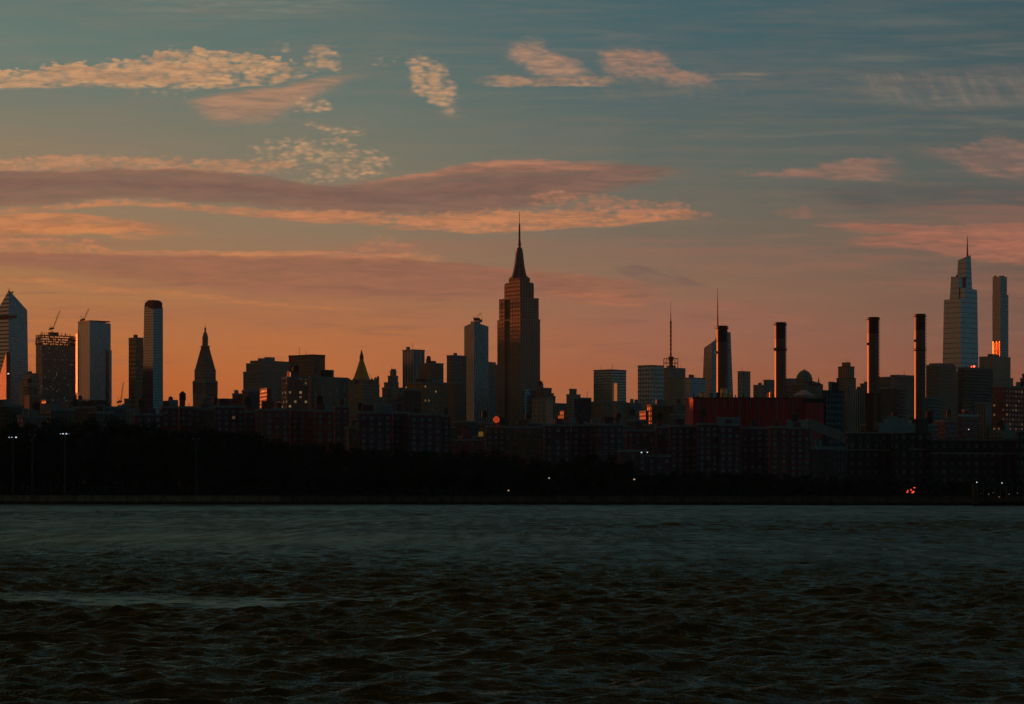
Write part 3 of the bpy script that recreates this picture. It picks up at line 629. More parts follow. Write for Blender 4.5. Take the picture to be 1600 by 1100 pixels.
# ------------------------------------------------------------------ trees
def leaf_mat(name, c):
    m = bpy.data.materials.new(name); m.use_nodes = True; n = m.node_tree; V.nt = n
    p = n.nodes['Principled BSDF']; t = n.nodes.new('ShaderNodeTexCoord')
    z_ = noise(t.outputs['Object'], .5, 3, .6); oi = n.nodes.new('ShaderNodeObjectInfo')
    n.links.new(mixc(ss(z_ + (V(oi.outputs['Random']) - .5) * .3, .35, .65), tuple(x * .6 for x in c), tuple(x * 1.3 for x in c)), p.inputs['Base Color'])
    p.inputs['Roughness'].default_value = .75; p.inputs['Specular IOR Level'].default_value = 0.15
    return m
LEAF = [leaf_mat('foliage', c) for c in ((.030, .052, .034), (.036, .054, .030), (.026, .048, .036))]
BARK = plain('bark', (.05, .04, .03), .95, scale=2)
def tree_proto(seed, mat):
    rng = random.Random(seed); H = 16.0
    t = MB(); lean = rng.uniform(-.6, .6)
    t.tube((0, 0, -.3), (lean * .4, 0, 4.5), .42, .30, 8); t.tube((lean * .4, 0, 4.5), (lean, 0, 10), .30, .12, 8)
    c = MB(); clumps = []
    for i in range(17):
        a = rng.uniform(0, 6.283); h = rng.uniform(4.2, 13.4); rr = (1 - abs((h - 8.0) / 8.0) ** 2) * rng.uniform(1.2, 4.6)
        clumps.append((math.cos(a) * rr + lean, math.sin(a) * rr, h, rng.uniform(1.5, 2.7)))
    clumps.append((lean, 0, 13.8, 1.8))
    for cx, cy, cz, r in clumps:
        t.tube((lean * .5, 0, rng.uniform(4, 7)), (cx, cy, cz), .11, .04, 5)
        for k in range(int(125 * r / 2)):
            d = Vector((rng.gauss(0, 1), rng.gauss(0, 1), rng.gauss(0, 1))).normalized() * r * rng.uniform(.45, 1.12)
            q = Vector((cx, cy, cz)) + Vector((d.x, d.y, d.z * .8))
            n_ = Vector((rng.gauss(0, 1), rng.gauss(0, 1), rng.gauss(0, 1))).normalized(); x = n_.orthogonal().normalized(); y = n_.cross(x)
            w = rng.uniform(.22, .48)
            c.face([q - x * w, q + y * w * .6, q + x * w, q - y * w * .6])
    cr = c.build('crown', mat); tr = t.build('trunk', BARK)
    return cr.data, tr.data, (cr, tr)
protos = [tree_proto(40 + i, LEAF[i % 3]) for i in range(7)]
for _, _, os_ in protos:
    for o in os_: bpy.data.objects.remove(o)
PROF = [(-200, 668), (0, 663), (60, 660), (100, 655), (150, 650), (200, 655), (250, 662), (320, 668), (400, 678), (460, 688), (560, 697), (640, 700), (700, 703), (750, 697), (790, 706), (830, 716), (870, 718), (930, 704), (980, 712), (1000, 738), (1100, 735), (1200, 738), (1280, 742), (1400, 747), (1500, 750), (1800, 752)]
def prof(px):
    for (a, b), (c, d) in zip(PROF, PROF[1:]):
        if a <= px <= c: return b + (d - b) * (px - a) / (c - a)
    return 752
STRETCH = [(130, 'below the two leftmost glass towers'), (290, 'below the rounded-crown tower'), (440, 'below the pyramid-roofed clock tower'), (600, 'below the gold pyramid roof'), (760, 'left of the tallest tower'),
           (1000, 'below and right of the tallest tower'), (1280, 'in front of the red power station'), (9999, 'at the right end of the bank')]
def plant_tree(px, d, ytop, rowname):
    k = (px - 800) / F
    Y = (960.0 - 192.0 * 103 / 363) / (1 + k * 103 / 363) + d
    x = X(px, Y); h = Z(ytop, Y) - GROUND
    where = next(s_ for lim, s_ in STRETCH if px < lim)
    t = thing('tree', f'dark tree, {rowname} riverside row, {where}', 'tree', (x, Y, GROUND), f'trees of the {rowname} row {where}')
    cr, tr, _ = random.choice(protos)
    s_ = h / 15.4; w = s_ ** .6 * random.uniform(.95, 1.25); a = random.uniform(0, 6.28)
    for nm, me in (('crown', cr), ('trunk', tr)):
        o = bpy.data.objects.new(nm, me); COL.objects.link(o); o.parent = t; o.scale = (w, w, s_); o.rotation_euler.z = a
for rowname, d0, d1, step, f0, f1 in (('back', 95, 130, 25, -6, 5), ('middle', 48, 80, 29, 6, 24), ('front', 9, 30, 26, 22, 52)):
    px = -60.0 + random.uniform(0, 20)
    while px < 1660:
        pt = prof(px); k = (775 - pt) / 110.0
        y = pt + random.uniform(f0, f1) * min(1.0, k)
        if not (1512 < px < 1625 and rowname == 'front'):
            plant_tree(px, random.uniform(d0, d1), min(y, 757), rowname)
        px += step * random.uniform(.75, 1.25)

# low scrub and shrubs under the trees, one tangled mass
m = MB(); rng = random.Random(3)
for i in range(900):
    px = rng.uniform(-120, 1700); k = (px - 800) / F; d = rng.choice([rng.uniform(14, 30), rng.uniform(60, 90), rng.uniform(120, 150)])
    Y = (960.0 - 192.0 * 103 / 363) / (1 + k * 103 / 363) + d; x = X(px, Y); r = rng.uniform(1.6, 3.2) * (1 + d / 110)
    for j in range(26):
        q = Vector((x, Y, GROUND)) + Vector((rng.gauss(0, .75) * r, rng.gauss(0, .5) * r, abs(rng.gauss(0, .55)) * r))
        n_ = Vector((rng.gauss(0, 1), rng.gauss(0, 1), rng.gauss(0, 1))).normalized(); a = n_.orthogonal().normalized(); b = n_.cross(a); w = rng.uniform(.5, 1.0)
        m.face([q - a * w, q + b * w * .7, q + a * w, q - b * w * .7])
tag(m.build('undergrowth', LEAF[2]), 'tangled dark shrubs filling the ground between the riverside trees', 'shrubs', kind='stuff')

# ------------------------------------------------------------------ materials of the towers
f_teal = facade((.05, .095, .11), (.025, .07, .09), 3.0, 4.0, .88, .78, rough=.12, ior=2.5, warp=.012)
f_slab = facade((.04, .08, .10), (.02, .07, .09), 1.6, 3.9, .9, .9, rough=.12, ior=2.45, warp=.008)
f_curve = facade((.07, .08, .07), (.035, .045, .045), 3.2, 3.6, .85, .8, rough=.12, ior=2.4, warp=.01)
f_lime = facade((.19, .145, .10), (.16, .09, .05), 6.0, 6.2, .52, .55, rough=.5, ior=1.6, lit=0.0, band=0)  # left faces: the sun's orange is put into the glass colour
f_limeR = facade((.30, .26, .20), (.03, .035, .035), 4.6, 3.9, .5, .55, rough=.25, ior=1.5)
f_stone = facade((.26, .23, .18), (.02, .02, .022), 3.6, 4.2, .4, .5)
f_tan = facade((.36, .28, .18), (.05, .05, .05), 3.0, 3.2, .42, .5)

# ---- tapered tower with slanting top and observation deck (far left)
Y = 4950
b0 = foot(-24, 11, 47, Y, 44); b1 = foot(-14, 14, 42.5, Y, 44)
t = thing('glass_tower', 'tapering glass skyscraper with a pointed slanting top and jutting deck, at the left edge', 'skyscraper', (*cen(b0), GROUND))
m = MB(); m.prism(b0, GROUND, [Z(453, Y), Z(483, Y), Z(527, Y), Z(500, Y)], top=b1, bay=3, m=0, mr=1, walls=[0, 0, 0, 2])
f_strip = facade((.26, .24, .20), (.03, .045, .05), 3.0, 7.5, 1.0, .62, rough=.12, ior=2.45, warp=.01)
m.build('facade', [f_teal, M['grey'], f_strip], t)
m = MB(); N = b1[0]; L_ = b1[3]
m.prism([(X(27, Y), Y - 10), (N[0] + 12, Y + 20), (L_[0], L_[1] + 2), (X(-16, Y), Y + 2)], Z(497, Y), Z(493, Y), bottom=True); m.build('observation_deck', M['brownbrick'], t)
m = MB(); m.tube((N[0], N[1] + 2, Z(453, Y)), (N[0], N[1] + 2, Z(450.5, Y)), 1.2, .4, 6); m.tube((X(19, Y), Y + 2, Z(458, Y)), (X(19, Y), Y + 2, Z(455, Y)), 2.2, 2.2, 4); m.build('roof_plant', M['dark'], t)

# ---- tower still under construction
Y = 4750
ft = foot(56, 66, 118, Y, 47)
fcon = facade((.15, .13, .10), (.03, .03, .03), 4.2, 4.2, .5, .5, lit=.10, litc=(1, .86, .66), power=.06, rough=.15, ior=1.7)
t = thing('unfinished_tower', 'brown tower under construction with a ragged open top and rows of small white work lights', 'skyscraper', (*cen(ft), GROUND))
m = MB(); m.prism(ft, GROUND, Z(538, Y), bay=5.2, mr=1); m.build('facade', [fcon, M['roof']], t)
rng = random.Random(5)
for k in range(4):
    z = Z(538, Y) + k * 4.6; m = MB(); g2 = grow(ft, .8 - .5 * (k == 3)); m.prism(g2, z + 3.6, z + 4.2, bottom=True)
    N, Rr, B, L2 = ft
    for i in range(15):
        for (p, q) in ((N, Rr), (N, L2), (L2, B), (Rr, B)):
            f = i / 14; x, y = p[0] + (q[0] - p[0]) * f, p[1] + (q[1] - p[1]) * f
            if rng.random() < .8: m.tube((x, y, z), (x, y, z + 3.7), .45, n=4)
            if rng.random() < .45 - .08 * k: m.prism([(x - 1.6, y - .3), (x + 1.6, y - .3), (x + 1.6, y + .2), (x - 1.6, y + .2)], z, z + rng.uniform(1.5, 3.6))
    m.build('open_storey', M['concrete'] if k % 2 else M['brownbrick'], t)
m = MB()
for i in range(34):
    a, b = rng.random(), rng.random(); q = sub(ft, a, a + .01, b, b + .01)[0]; h = rng.uniform(1.5, 7)
    z = Z(538, Y) + 18.0; m.tube((q[0], q[1], z), (q[0], q[1], z + h), .35, n=4)
m.prism(sub(ft, .3, .6, .3, .55), z, z + 6); m.build('scaffold', M['dark'], t)
crane('tower crane with raised jib on the unfinished tower, leftmost crane', 81.5, 521, 93, 485, 4745, h=8)
m = MB(); m.tube((X(117.5, Y), Y + 30, Z(548, Y)), (X(117.5, Y), Y + 30, Z(514, Y)), .7, .4, 4); m.build('hoist_mast', M['crane'], t)

# ---- glass slab with bevelled edge
Y = 4850; ft = foot(121, 140.3, 173, Y, 50); N, Rr, B, L1 = ft
k = (118.6 - 800) / F; d = (-math.cos(R(63)), math.sin(R(63))); tl = (k * L1[1] - L1[0]) / (d[0] - k * d[1]); L2 = (L1[0] + d[0] * tl, L1[1] + d[1] * tl)
t = thing('glass_tower', 'broad flat-topped blue glass slab tower with a glowing red left edge', 'skyscraper', (*cen(ft), GROUND))
m = MB(); zt = Z(502, Y)
m.prism([N, Rr, B, (B[0] - 30, B[1]), (L1[0] + 1, L1[1] + .6)], GROUND, [zt, Z(504, Y), zt - 1, zt, zt], bay=1.6, mr=1); m.build('facade', [f_slab, M['roof']], t)
edge = plain('polished_edge', (.22, .10, .08), .5, 1.0, var=.5, scale=.12, bump=.1)
m = MB(); m.prism([L1, (L1[0] + 1.0, L1[1] + 4), (L2[0] + 1, L2[1] + 1), L2], Z(612, Y), Z(520, Y)); m.build('bevelled_edge', edge, t)
m = MB(); m.prism(grow(sub(ft, 0, 1, 0, 1), -.6), zt, zt + 2.2, mr=0); m.build('parapet', M['grey'], t)
m = MB(); m.prism(foot(160, 170, 174.6, Y + 20, 50), GROUND, Z(546, Y)); m.build('side_wing', f_slab, t)
crane('crane with long thin jib on the roof of the flat-topped blue slab', 130, 502, 138.5, 482, 4860, h=2)
crane('small distant crane between the blue slab and the brown narrow tower', 187.5, 633, 192.5, 597, 4600, h=5)

# ---- curved-crown glass tower
Y = 3500
b0 = foot(220, 239, 255, Y, 48); b1 = foot(225.3, 239.3, 254.6, Y, 48)
t = thing('glass_tower', 'slender glass tower with a rounded crown, right beside the narrow brown tower', 'skyscraper', (*cen(b0), GROUND))
m = MB(); m.prism(b0, GROUND, [Z(483, Y), Z(480, Y), Z(471, Y), Z(476, Y)], top=b1, bay=3.2, mr=1); m.build('facade', [f_curve, M['roof']], t)
m = MB()
for i in range(9):
    a0, a1 = i / 9, (i + 1) / 9; h = Z(477, Y) + (Z(468.5, Y) - Z(477, Y)) * math.sin(math.pi * (.12 + .76 * (i + .5) / 9)) ** .7
    m.prism(sub(b1, a0 * .96 + .02, a1 * .96 + .02, .04, .96), Z(486, Y), h)
m.build('crown', M['roof'], t)
m = MB(); p = (X(236, Y), Y + 14); m.tube((*p, Z(470, Y)), (*p, Z(467, Y)), .7, n=4); m.tube((p[0] - 5, p[1], Z(468, Y)), (p[0] + 9, p[1], Z(468.4, Y)), .5, n=4); m.tube((p[0] + 2, p[1], Z(470.5, Y)), (p[0] + 12, p[1], Z(470, Y)), .6, n=4); m.build('roof_crane', M['dark'], t)

# ---- clock-tower with pyramid roof and lantern
Y = 3100
def sq(h, yc=Y + 14): c = (X(320.6, yc), yc); r = h * yc / F * 2 ** .5 / 2 ** .5; return [(c[0] + r * math.cos(a), c[1] + r * math.sin(a)) for a in (R(-86), R(4), R(94), R(184))]
t = thing('stone_tower', 'pale stone tower with a steep pyramid roof and lantern, alone against the orange sky', 'tower', (X(320.6, Y + 14), Y + 14, GROUND))
m = MB(); m.prism(sq(19.2), GROUND, Z(616, Y), bay=3.6); m.build('shaft', f_stone, t)
m = MB(); m.prism(sq(13.5), Z(616, Y), Z(598, Y)); m.build('arcade_core', M['stone'], t)
q = sq(17.6)
for i in range(4):
    a, b = q[i], q[(i + 1) % 4]
    for j in range(6):
        f = j / 6; x, y = a[0] + (b[0] - a[0]) * f, a[1] + (b[1] - a[1]) * f
        m = MB(); m.tube((x, y, Z(616, Y)), (x, y, Z(598, Y)), .85 if j else 1.5, n=8); m.build('column', M['stone'], t)
m = MB(); m.prism(sq(20), Z(598, Y), Z(596, Y), bottom=True); m.prism(sq(19), Z(596, Y), Z(594, Y)); m.build('cornice', M['stone'], t)
m = MB(); m.prism(sq(16.6), Z(594, Y), Z(578.5, Y), bay=3.6); m.build('upper_shaft', f_stone, t)
m = MB(); m.prism(sq(17.3), Z(578.5, Y), Z(577, Y), bottom=True); m.build('eaves', M['stone'], t)
m = MB(); m.prism(sq(16.0), Z(577, Y), Z(542, Y), top=sq(6.4), bay=3.2); m.build('pyramid_roof', facade((.22, .2, .16), (.02, .02, .02), 5.0, 5.5, .16, .25), t)
c = (X(320.6, Y + 14), Y + 14); u_ = (Y + 14) / F
m = MB(); m.lathe(c, [(6.2 * u_, Z(542, Y)), (7.6 * u_, Z(541.5, Y)), (7.6 * u_, Z(539.5, Y)), (5 * u_, Z(539.5, Y))], 12); m.build('balcony', M['stone'], t)
m = MB(); m.lathe(c, [(3.6 * u_, Z(540, Y)), (3.4 * u_, Z(527, Y)), (4.4 * u_, Z(526.5, Y)), (4.3 * u_, Z(525, Y)), (3.6 * u_, Z(521.5, Y)), (2.0 * u_, Z(518, Y)), (1.3 * u_, Z(517, Y)), (1.3 * u_, Z(514.5, Y)), (1.9 * u_, Z(514, Y)), (1.4 * u_, Z(512, Y)), (.5 * u_, Z(510, Y)), (.15 * u_, Z(505.5, Y))], 16); m.build('lantern', M['stone'], t)
for j in range(8):
    a = j * math.pi / 4; x, y = c[0] + 4.3 * u_ * math.cos(a), c[1] + 4.3 * u_ * math.sin(a); m = MB(); m.tube((x, y, Z(540, Y)), (x, y, Z(526, Y)), .35, n=6); m.build('lantern_column', M['stone'], t)

# ---- stone block with gold pyramid
Y = 3200
f_nyl = facade((.28, .22, .15), (.03, .03, .03), 3.2, 4.0, .42, .55)
t, fts, z = tower('stone_tower', 'stepped stone tower topped by a steep gold pyramid with a small red spire', 'tower', [(540, 567, 593, 601), (545, 567, 589.5, 594)], Y, f_nyl, 45, roof=M['stone'])
def dm(px, h, yc, rot=-90, n=8): return [(X(px, yc) + h * yc / F * math.cos(R(rot + 360 * i / n)), yc + h * yc / F * math.sin(R(rot + 360 * i / n))) for i in range(n)]
yc = Y + 24
m = MB(); m.prism(dm(565, 14.4, yc, -90 + 22.5), Z(594, Y), Z(592, Y)); m.prism(dm(565, 13.8, yc, -67.5), Z(592, Y), Z(560.5, Y), top=dm(565, 3.0, yc, -67.5), bay=0); m.build('pyramid_roof', M['gold'], t)
m = MB(); m.prism(dm(565, 3.3, yc, -67.5), Z(560.5, Y), Z(555, Y)); m.prism(dm(565, 3.0, yc, -67.5), Z(555, Y), Z(544.5, Y), top=dm(565, .3, yc, -67.5)); m.build('spire', M['rust'], t)
for px, yy in ((590.5, 586), (546, 590), (553, 589), (581, 589.5), (586.5, 588)):
    m = MB(); m.lathe((X(px, Y + 12), Y + 12), [(1.6, Z(600, Y)), (1.6, Z(yy + 4, Y)), (2.0, Z(yy + 3.6, Y)), (.1, Z(yy, Y))], 8); m.build('pinnacle', M['stone'], t)

# ---- the tall stepped tower with mast
Y = 3900; PH = 52
t = thing('art_deco_skyscraper', 'tallest tower, stepped limestone skyscraper with a winged mast and needle antenna at the centre', 'skyscraper', (X(811.5, Y + 30), Y + 30, GROUND))
def notched(x0, xa, xb, xs, x1, Yn, dep):
    N, Rr, B, L_ = foot(x0, xs, x1, Yn, PH)
    c_, s_ = math.cos(R(PH)), math.sin(R(PH))
    def on(px):
        k = (px - 800) / F; tt = (k * N[1] - N[0]) / (-c_ - k * s_); return (N[0] - c_ * tt, N[1] + s_ * tt)
    A, Bq = on(xa), on(xb); inn = (s_ * dep, c_ * dep)
    return [N, Rr, B, L_, A, (A[0] + inn[0], A[1] + inn[1]), (Bq[0] + inn[0], Bq[1] + inn[1]), Bq]
z = GROUND
for i, (a, xa, xb, s_, b, y, dep) in enumerate(((777, 788.5, 796.5, 813.2, 844, 498.5, 3), (779.8, 788.8, 796.8, 813.2, 841.8, 465.5, 3))):
    Yi = Y + i * 3; ft = notched(a, xa, xb, s_, b, Yi, dep)
    m = MB(); m.prism(ft, z, Z(y, Yi), bay=6.0, m=0, mr=2, walls=[1, 0, 0, 0, 0, 0, 0, 0]); m.build('lower_shaft' if i == 0 else 'upper_shaft', [f_lime, f_limeR, M['roof']], t)
    m = MB(); m.prism([(p[0], p[1]) for p in grow(ft[:4], .3)], Z(y, Yi) - 1.0, Z(y, Yi) + 1.0, bottom=True); m.build('parapet', M['stone'], t)
    z = Z(y, Yi)
for i, (a, s_, b, y) in enumerate(((788, 812.6, 834.2, 442), (789.5, 812.4, 833, 440.5), (795, 812, 828, 433), (797, 811.8, 825.5, 431))):
    Yi = Y + 8 + i * 6; ft = foot(a, s_, b, Yi, PH)
    m = MB(); m.prism(ft, z, Z(y, Yi), bay=6.0, m=0, mr=2, walls=[1, 0, 0, 0]); m.build('setback', [f_lime, f_limeR, M['roof']], t)
    z = Z(y, Yi)
yc = Y + 38; c = (X(811.6, yc), yc); u_ = yc / F
mast_m = plain('mast_metal', (.14, .13, .13), .4, .5, scale=.15)
m = MB(); m.lathe(c, [(5.2 * u_, Z(433, Y)), (4.9 * u_, Z(405, Y)), (4.5 * u_, Z(388, Y)), (4.9 * u_, Z(387.5, Y)), (4.7 * u_, Z(385, Y)), (3.4 * u_, Z(383.5, Y)), (2.4 * u_, Z(383, Y)), (2.3 * u_, Z(373.5, Y)), (1.2 * u_, Z(372.5, Y))], 16); m.build('mast', mast_m, t)
for ang in (PH + 180 - 0, PH + 90, PH, PH - 90):
    a = R(-90 - ang + PH + 38); dx_, dy_ = math.cos(a), math.sin(a); px_, py_ = -dy_ * 1.6, dx_ * 1.6
    prof_ = [(14.5, 432), (11.2, 421), (8.6, 410), (7.0, 399), (5.9, 390)]
    m = MB()
    for (r0, y0), (r1, y1) in zip(prof_, prof_[1:]):
        fo = [(c[0] - px_, c[1] - py_), (c[0] + dx_ * r0 * u_ - px_, c[1] + dy_ * r0 * u_ - py_), (c[0] + dx_ * r0 * u_ + px_, c[1] + dy_ * r0 * u_ + py_), (c[0] + px_, c[1] + py_)]
        to = [(c[0] - px_, c[1] - py_), (c[0] + dx_ * r1 * u_ - px_, c[1] + dy_ * r1 * u_ - py_), (c[0] + dx_ * r1 * u_ + px_, c[1] + dy_ * r1 * u_ + py_), (c[0] + px_, c[1] + py_)]
        m.prism(fo, Z(y0, Y), Z(y1, Y), top=to)
    m.build('mast_wing', mast_m, t)
m = MB(); m.lathe(c, [(1.7 * u_, Z(373, Y)), (1.5 * u_, Z(360, Y)), (1.1 * u_, Z(346, Y)), (.5 * u_, Z(345, Y)), (.35 * u_, Z(326, Y))], 8); m.build('antenna', M['rust'], t)
m = MB(); m.lathe(c, [(5.6 * u_, Z(389, Y)), (5.6 * u_, Z(388, Y)), (4 * u_, Z(388, Y))], 16); m.lathe(c, [(3.1 * u_, Z(379, Y)), (3.1 * u_, Z(378, Y)), (1 * u_, Z(378, Y))], 12); m.build('mast_ring', M['dark'], t)

# ---- faceted glass tower with spire behind the first stack
Y = 4700
f_bofa = facade((.12, .13, .12), (.045, .055, .055), 3.0, 4.2, .8, .7, rough=.12, ior=2.4, warp=.012)
t = thing('faceted_tower', 'faceted glass tower with a slanting top and thin spire, standing behind the leftmost smokestack', 'skyscraper', (X(1122, Y), Y + 20, GROUND))
m = MB(); m.prism(foot(1092, 1110, 1134, Y, 50), GROUND, [Z(535, Y), Z(526, Y), Z(528, Y), Z(543, Y)], top=foot(1100, 1112, 1131, Y, 50), bay=3, mr=1); m.build('crystal', [f_bofa, M['grey']], t)
m = MB(); m.prism(foot(1112, 1136, 1151.5, Y + 14, 56), GROUND, [Z(520, Y), Z(517.5, Y), Z(520, Y), Z(527, Y)], top=foot(1117, 1135, 1141.5, Y + 14, 56), bay=3, mr=1); m.build('crystal', [f_bofa, M['grey']], t)
m = MB(); m.lathe((X(1121, Y + 20), Y + 20), [(2.4, Z(530, Y)), (1.8, Z(505, Y)), (1.1, Z(480, Y)), (.35, Z(449, Y))], 6); m.build('spire', M['steel'], t)

# ---- block with a broadcast antenna
Y = 4600
f_ts = facade((.10, .11, .10), (.04, .05, .05), 3.2, 4.0, .7, .6, ior=1.8)
t, fts, z = tower('antenna_tower', 'dark office tower carrying a tall thin broadcast antenna on a square frame', 'skyscraper', [(1035, 1047, 1071, 575)], Y, f_ts, 50, mech=2)
yc = Y + 32; u_ = yc / F; c = (X(1048, yc), yc)
a = MB()
for hx in (-11, -6.5, 6.5, 11):
    for hy in (-1, 1): a.tube((c[0] + hx * u_, c[1] + hy * 9 * u_, z), (c[0] + hx * u_, c[1] + hy * 9 * u_, Z(559, Y)), .5, n=4)
for zz in (559, 566):
    for hy in (-1, 1): a.tube((c[0] - 11 * u_, c[1] + hy * 9 * u_, Z(zz, Y)), (c[0] + 11 * u_, c[1] + hy * 9 * u_, Z(zz, Y)), .5, n=4)
    for hx in (-1, 1): a.tube((c[0] + hx * 11 * u_, c[1] - 9 * u_, Z(zz, Y)), (c[0] + hx * 11 * u_, c[1] + 9 * u_, Z(zz, Y)), .5, n=4)
a.build('antenna_frame', M['steel'], t)
a = MB(); a.lathe(c, [(4.2 * u_, z), (3.2 * u_, Z(566, Y)), (3.6 * u_, Z(563, Y)), (4.9 * u_, Z(558, Y)), (4.7 * u_, Z(556, Y)), (1.7 * u_, Z(555.5, Y))], 8); a.build('antenna_base', M['dark'], t)
a = MB(); prof_ = [(1.7 * u_, Z(556, Y))]
for y in range(552, 500, -7): prof_ += [(1.45 * u_, Z(y, Y)), (1.9 * u_, Z(y - .5, Y)), (1.9 * u_, Z(y - 1.6, Y)), (1.2 * u_, Z(y - 2, Y))]
prof_ += [(.75 * u_, Z(497, Y)), (.6 * u_, Z(488, Y)), (.3 * u_, Z(487, Y)), (.2 * u_, Z(468, Y))]
a.lathe(c, prof_, 8); a.build('antenna', M['dark'], t)

# ---- supertall with stepped slanting glass volumes
Y = 4300
f_ov = facade((.04, .10, .12), (.02, .06, .08), 3.0, 8.5, 1.0, .88, rough=.12, ior=2.45, warp=.01, wrough=.35)
t = thing('glass_supertall', 'tapering supertall of stepped slanting glass volumes with a needle spire, second tower from the right', 'skyscraper', (X(1500, Y), Y + 30, GROUND))
def vol(base, top, yt, yb, Yv, nm='glass_volume'):
    m = MB(); zs = [Z(y, Yv) for y in yt]; m.prism(foot(*base, Yv, 50), GROUND if yb is None else Z(yb, Yv), zs, top=foot(*top, Yv, 50), bay=3, mr=1); m.build(nm, [f_ov, M['dark']], t)
vol((1468.5, 1503, 1522), (1475, 1501, 1518), (470, 469, 467, 466), None, Y)
vol((1492, 1509, 1532), (1497, 1508, 1526.8), (449, 452, 452, 449), None, Y + 10)
vol((1482, 1499, 1514), (1486, 1498, 1509), (433, 432, 431, 431), 500, Y + 18)
vol((1491, 1508, 1521), (1497, 1510, 1516.8), (401.5, 398, 402, 405.5), 500, Y + 24)
m = MB(); m.prism(grow(foot(1475, 1501, 1518, Y, 50), -1), Z(470, Y), Z(466.5, Y)); m.build('terrace', f_ov, t)
m = MB(); m.lathe((X(1511.5, Y + 30), Y + 30), [(2.0, Z(401, Y)), (1.3, Z(388, Y)), (.8, Z(376, Y)), (.25, Z(365, Y))], 6); m.build('spire', M['dark'], t)
m = MB(); m.prism(foot(1493.5, 1495, 1496.5, Y + 22, 50), Z(431, Y), Z(428, Y)); m.build('roof_plant', M['dark'], t)

# ---- slender tower, far right
Y = 4400
f_sl = facade((.17, .16, .14), (.06, .065, .065), 3.2, 4.2, .8, .75, rough=.14, ior=2.4, warp=.01)
t = thing('slender_tower', 'slim flat-topped tower glowing orange at the foot of its left side, rightmost skyscraper', 'skyscraper', (X(1562, Y), Y + 20, GROUND))
m = MB(); m.prism(foot(1550.6, 1563.2, 1575.6, Y, 52), GROUND, Z(460, Y), bay=3.2, mr=1); m.build('shaft', [f_sl, M['roof']], t)
m = MB(); m.prism(foot(1550.9, 1563.2, 1573.4, Y + .5, 52), Z(460, Y), Z(432, Y), bay=3.2, mr=1); m.build('upper_shaft', [f_sl, M['roof']], t)
for a_, b_ in ((1553, 1557), (1561, 1569)):
    m = MB(); m.prism(foot(a_, (a_ + b_) / 2, b_, Y + 8, 52), Z(432, Y), Z(430, Y)); m.build('roof_plant', M['grey'], t)
ftj = foot(1550.6, 1563.2, 1575.6, Y, 52); N, L_ = ftj[0], ftj[3]
glint_mat = plain('glint_bronze', (.42, .22, .12), .42, 1.0, var=.5, scale=.25, bump=.25)
for i in range(5):  # fins added on the left face, angled to catch an orange sun glint
    p = (N[0] + (L_[0] - N[0]) * (.04 + i * .19), N[1] + (L_[1] - N[1]) * (.04 + i * .19)); w = math.dist(N, L_) * .17
    d1 = (-math.cos(R(73)), math.sin(R(73))); q = (p[0] + d1[0] * w, p[1] + d1[1] * w); e = (p[0] - math.cos(R(52)) * w, p[1] + math.sin(R(52)) * w)
    o_ = (-math.sin(R(52)) * .1, -math.cos(R(52)) * .1)
    s1 = (p[0] - math.sin(R(52)) * w * .36, p[1] - math.cos(R(52)) * w * .36)
    m = MB(); m.prism([(p[0] + o_[0], p[1] + o_[1]), (e[0] + o_[0], e[1] + o_[1]), s1][::-1], Z(562, Y), Z(533 + i % 2 * 2, Y)); m.build('glint_fin', glint_mat, t)

# ------------------------------------------------------------------ ordinary towers and blocks, back to front
def F_(wall, glass=(.03, .035, .04), **k):
    g_ = 1.8 if max(wall) < .24 else (.55 if wall[0] > 2 * wall[1] else 1.0)
    return facade(tuple(x * g_ for x in wall), glass, **k)
brown = lambda **k: F_((.12, .075, .05), **k)
T = tower
f1 = F_((.13, .12, .09), (.03, .04, .035), bay=3.6, floor=3.8, ww=.6, wh=.5)
# left end
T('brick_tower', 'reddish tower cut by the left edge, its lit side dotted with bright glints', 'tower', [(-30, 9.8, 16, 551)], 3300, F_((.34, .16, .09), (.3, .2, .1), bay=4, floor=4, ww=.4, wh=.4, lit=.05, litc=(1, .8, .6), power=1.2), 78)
T('office_block', 'small pale stepped block with square windows between the deck tower and the unfinished tower', 'office block', [(30, 47, 62, 593), (37, 47, 60, 584)], 3000, F_((.50, .34, .24), (.05, .04, .04), bay=4.5, floor=5, ww=.5, wh=.5), 46, mech=1)
T('apartment_block', 'small brown block in front of the pale stepped block', 'apartment block', [(36, 45, 58, 604)], 2700, brown(), 55, tank=1)
T('apartment_block', 'narrow tan block with a lit left face, below the unfinished tower', 'apartment block', [(38, 46, 64, 618)], 2500, F_((.3, .2, .11), ww=.4), 50)
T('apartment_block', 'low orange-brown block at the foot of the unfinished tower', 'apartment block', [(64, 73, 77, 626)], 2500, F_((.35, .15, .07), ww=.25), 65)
T('office_block', 'dark box with a flat roof in front of the flat-topped blue slab', 'office block', [(109, 115, 134, 626)], 2500, F_((.05, .055, .055)), 55, mech=2)
T('office_block', 'low brown block with warm wall between unfinished tower and blue slab', 'office block', [(96, 108, 124, 628)], 2700, F_((.28, .15, .09), ww=.3), 60)
T('apartment_block', 'low dark block at the far left end behind the trees', 'apartment block', [(-30, 8, 37, 634)], 1900, F_((.08, .06, .05)), 60, mech=2, tank=1)
T('apartment_block', 'long low dark block behind the trees below the unfinished tower', 'apartment block', [(36, 80, 118, 640)], 1800, F_((.09, .06, .045)), 50, mech=2)
T('apartment_block', 'low dark block with a thin pale roof edge below the flat-topped blue slab', 'apartment block', [(112, 150, 196, 636)], 1850, F_((.08, .055, .045)), 55, mech=3, roof=M['grey'])
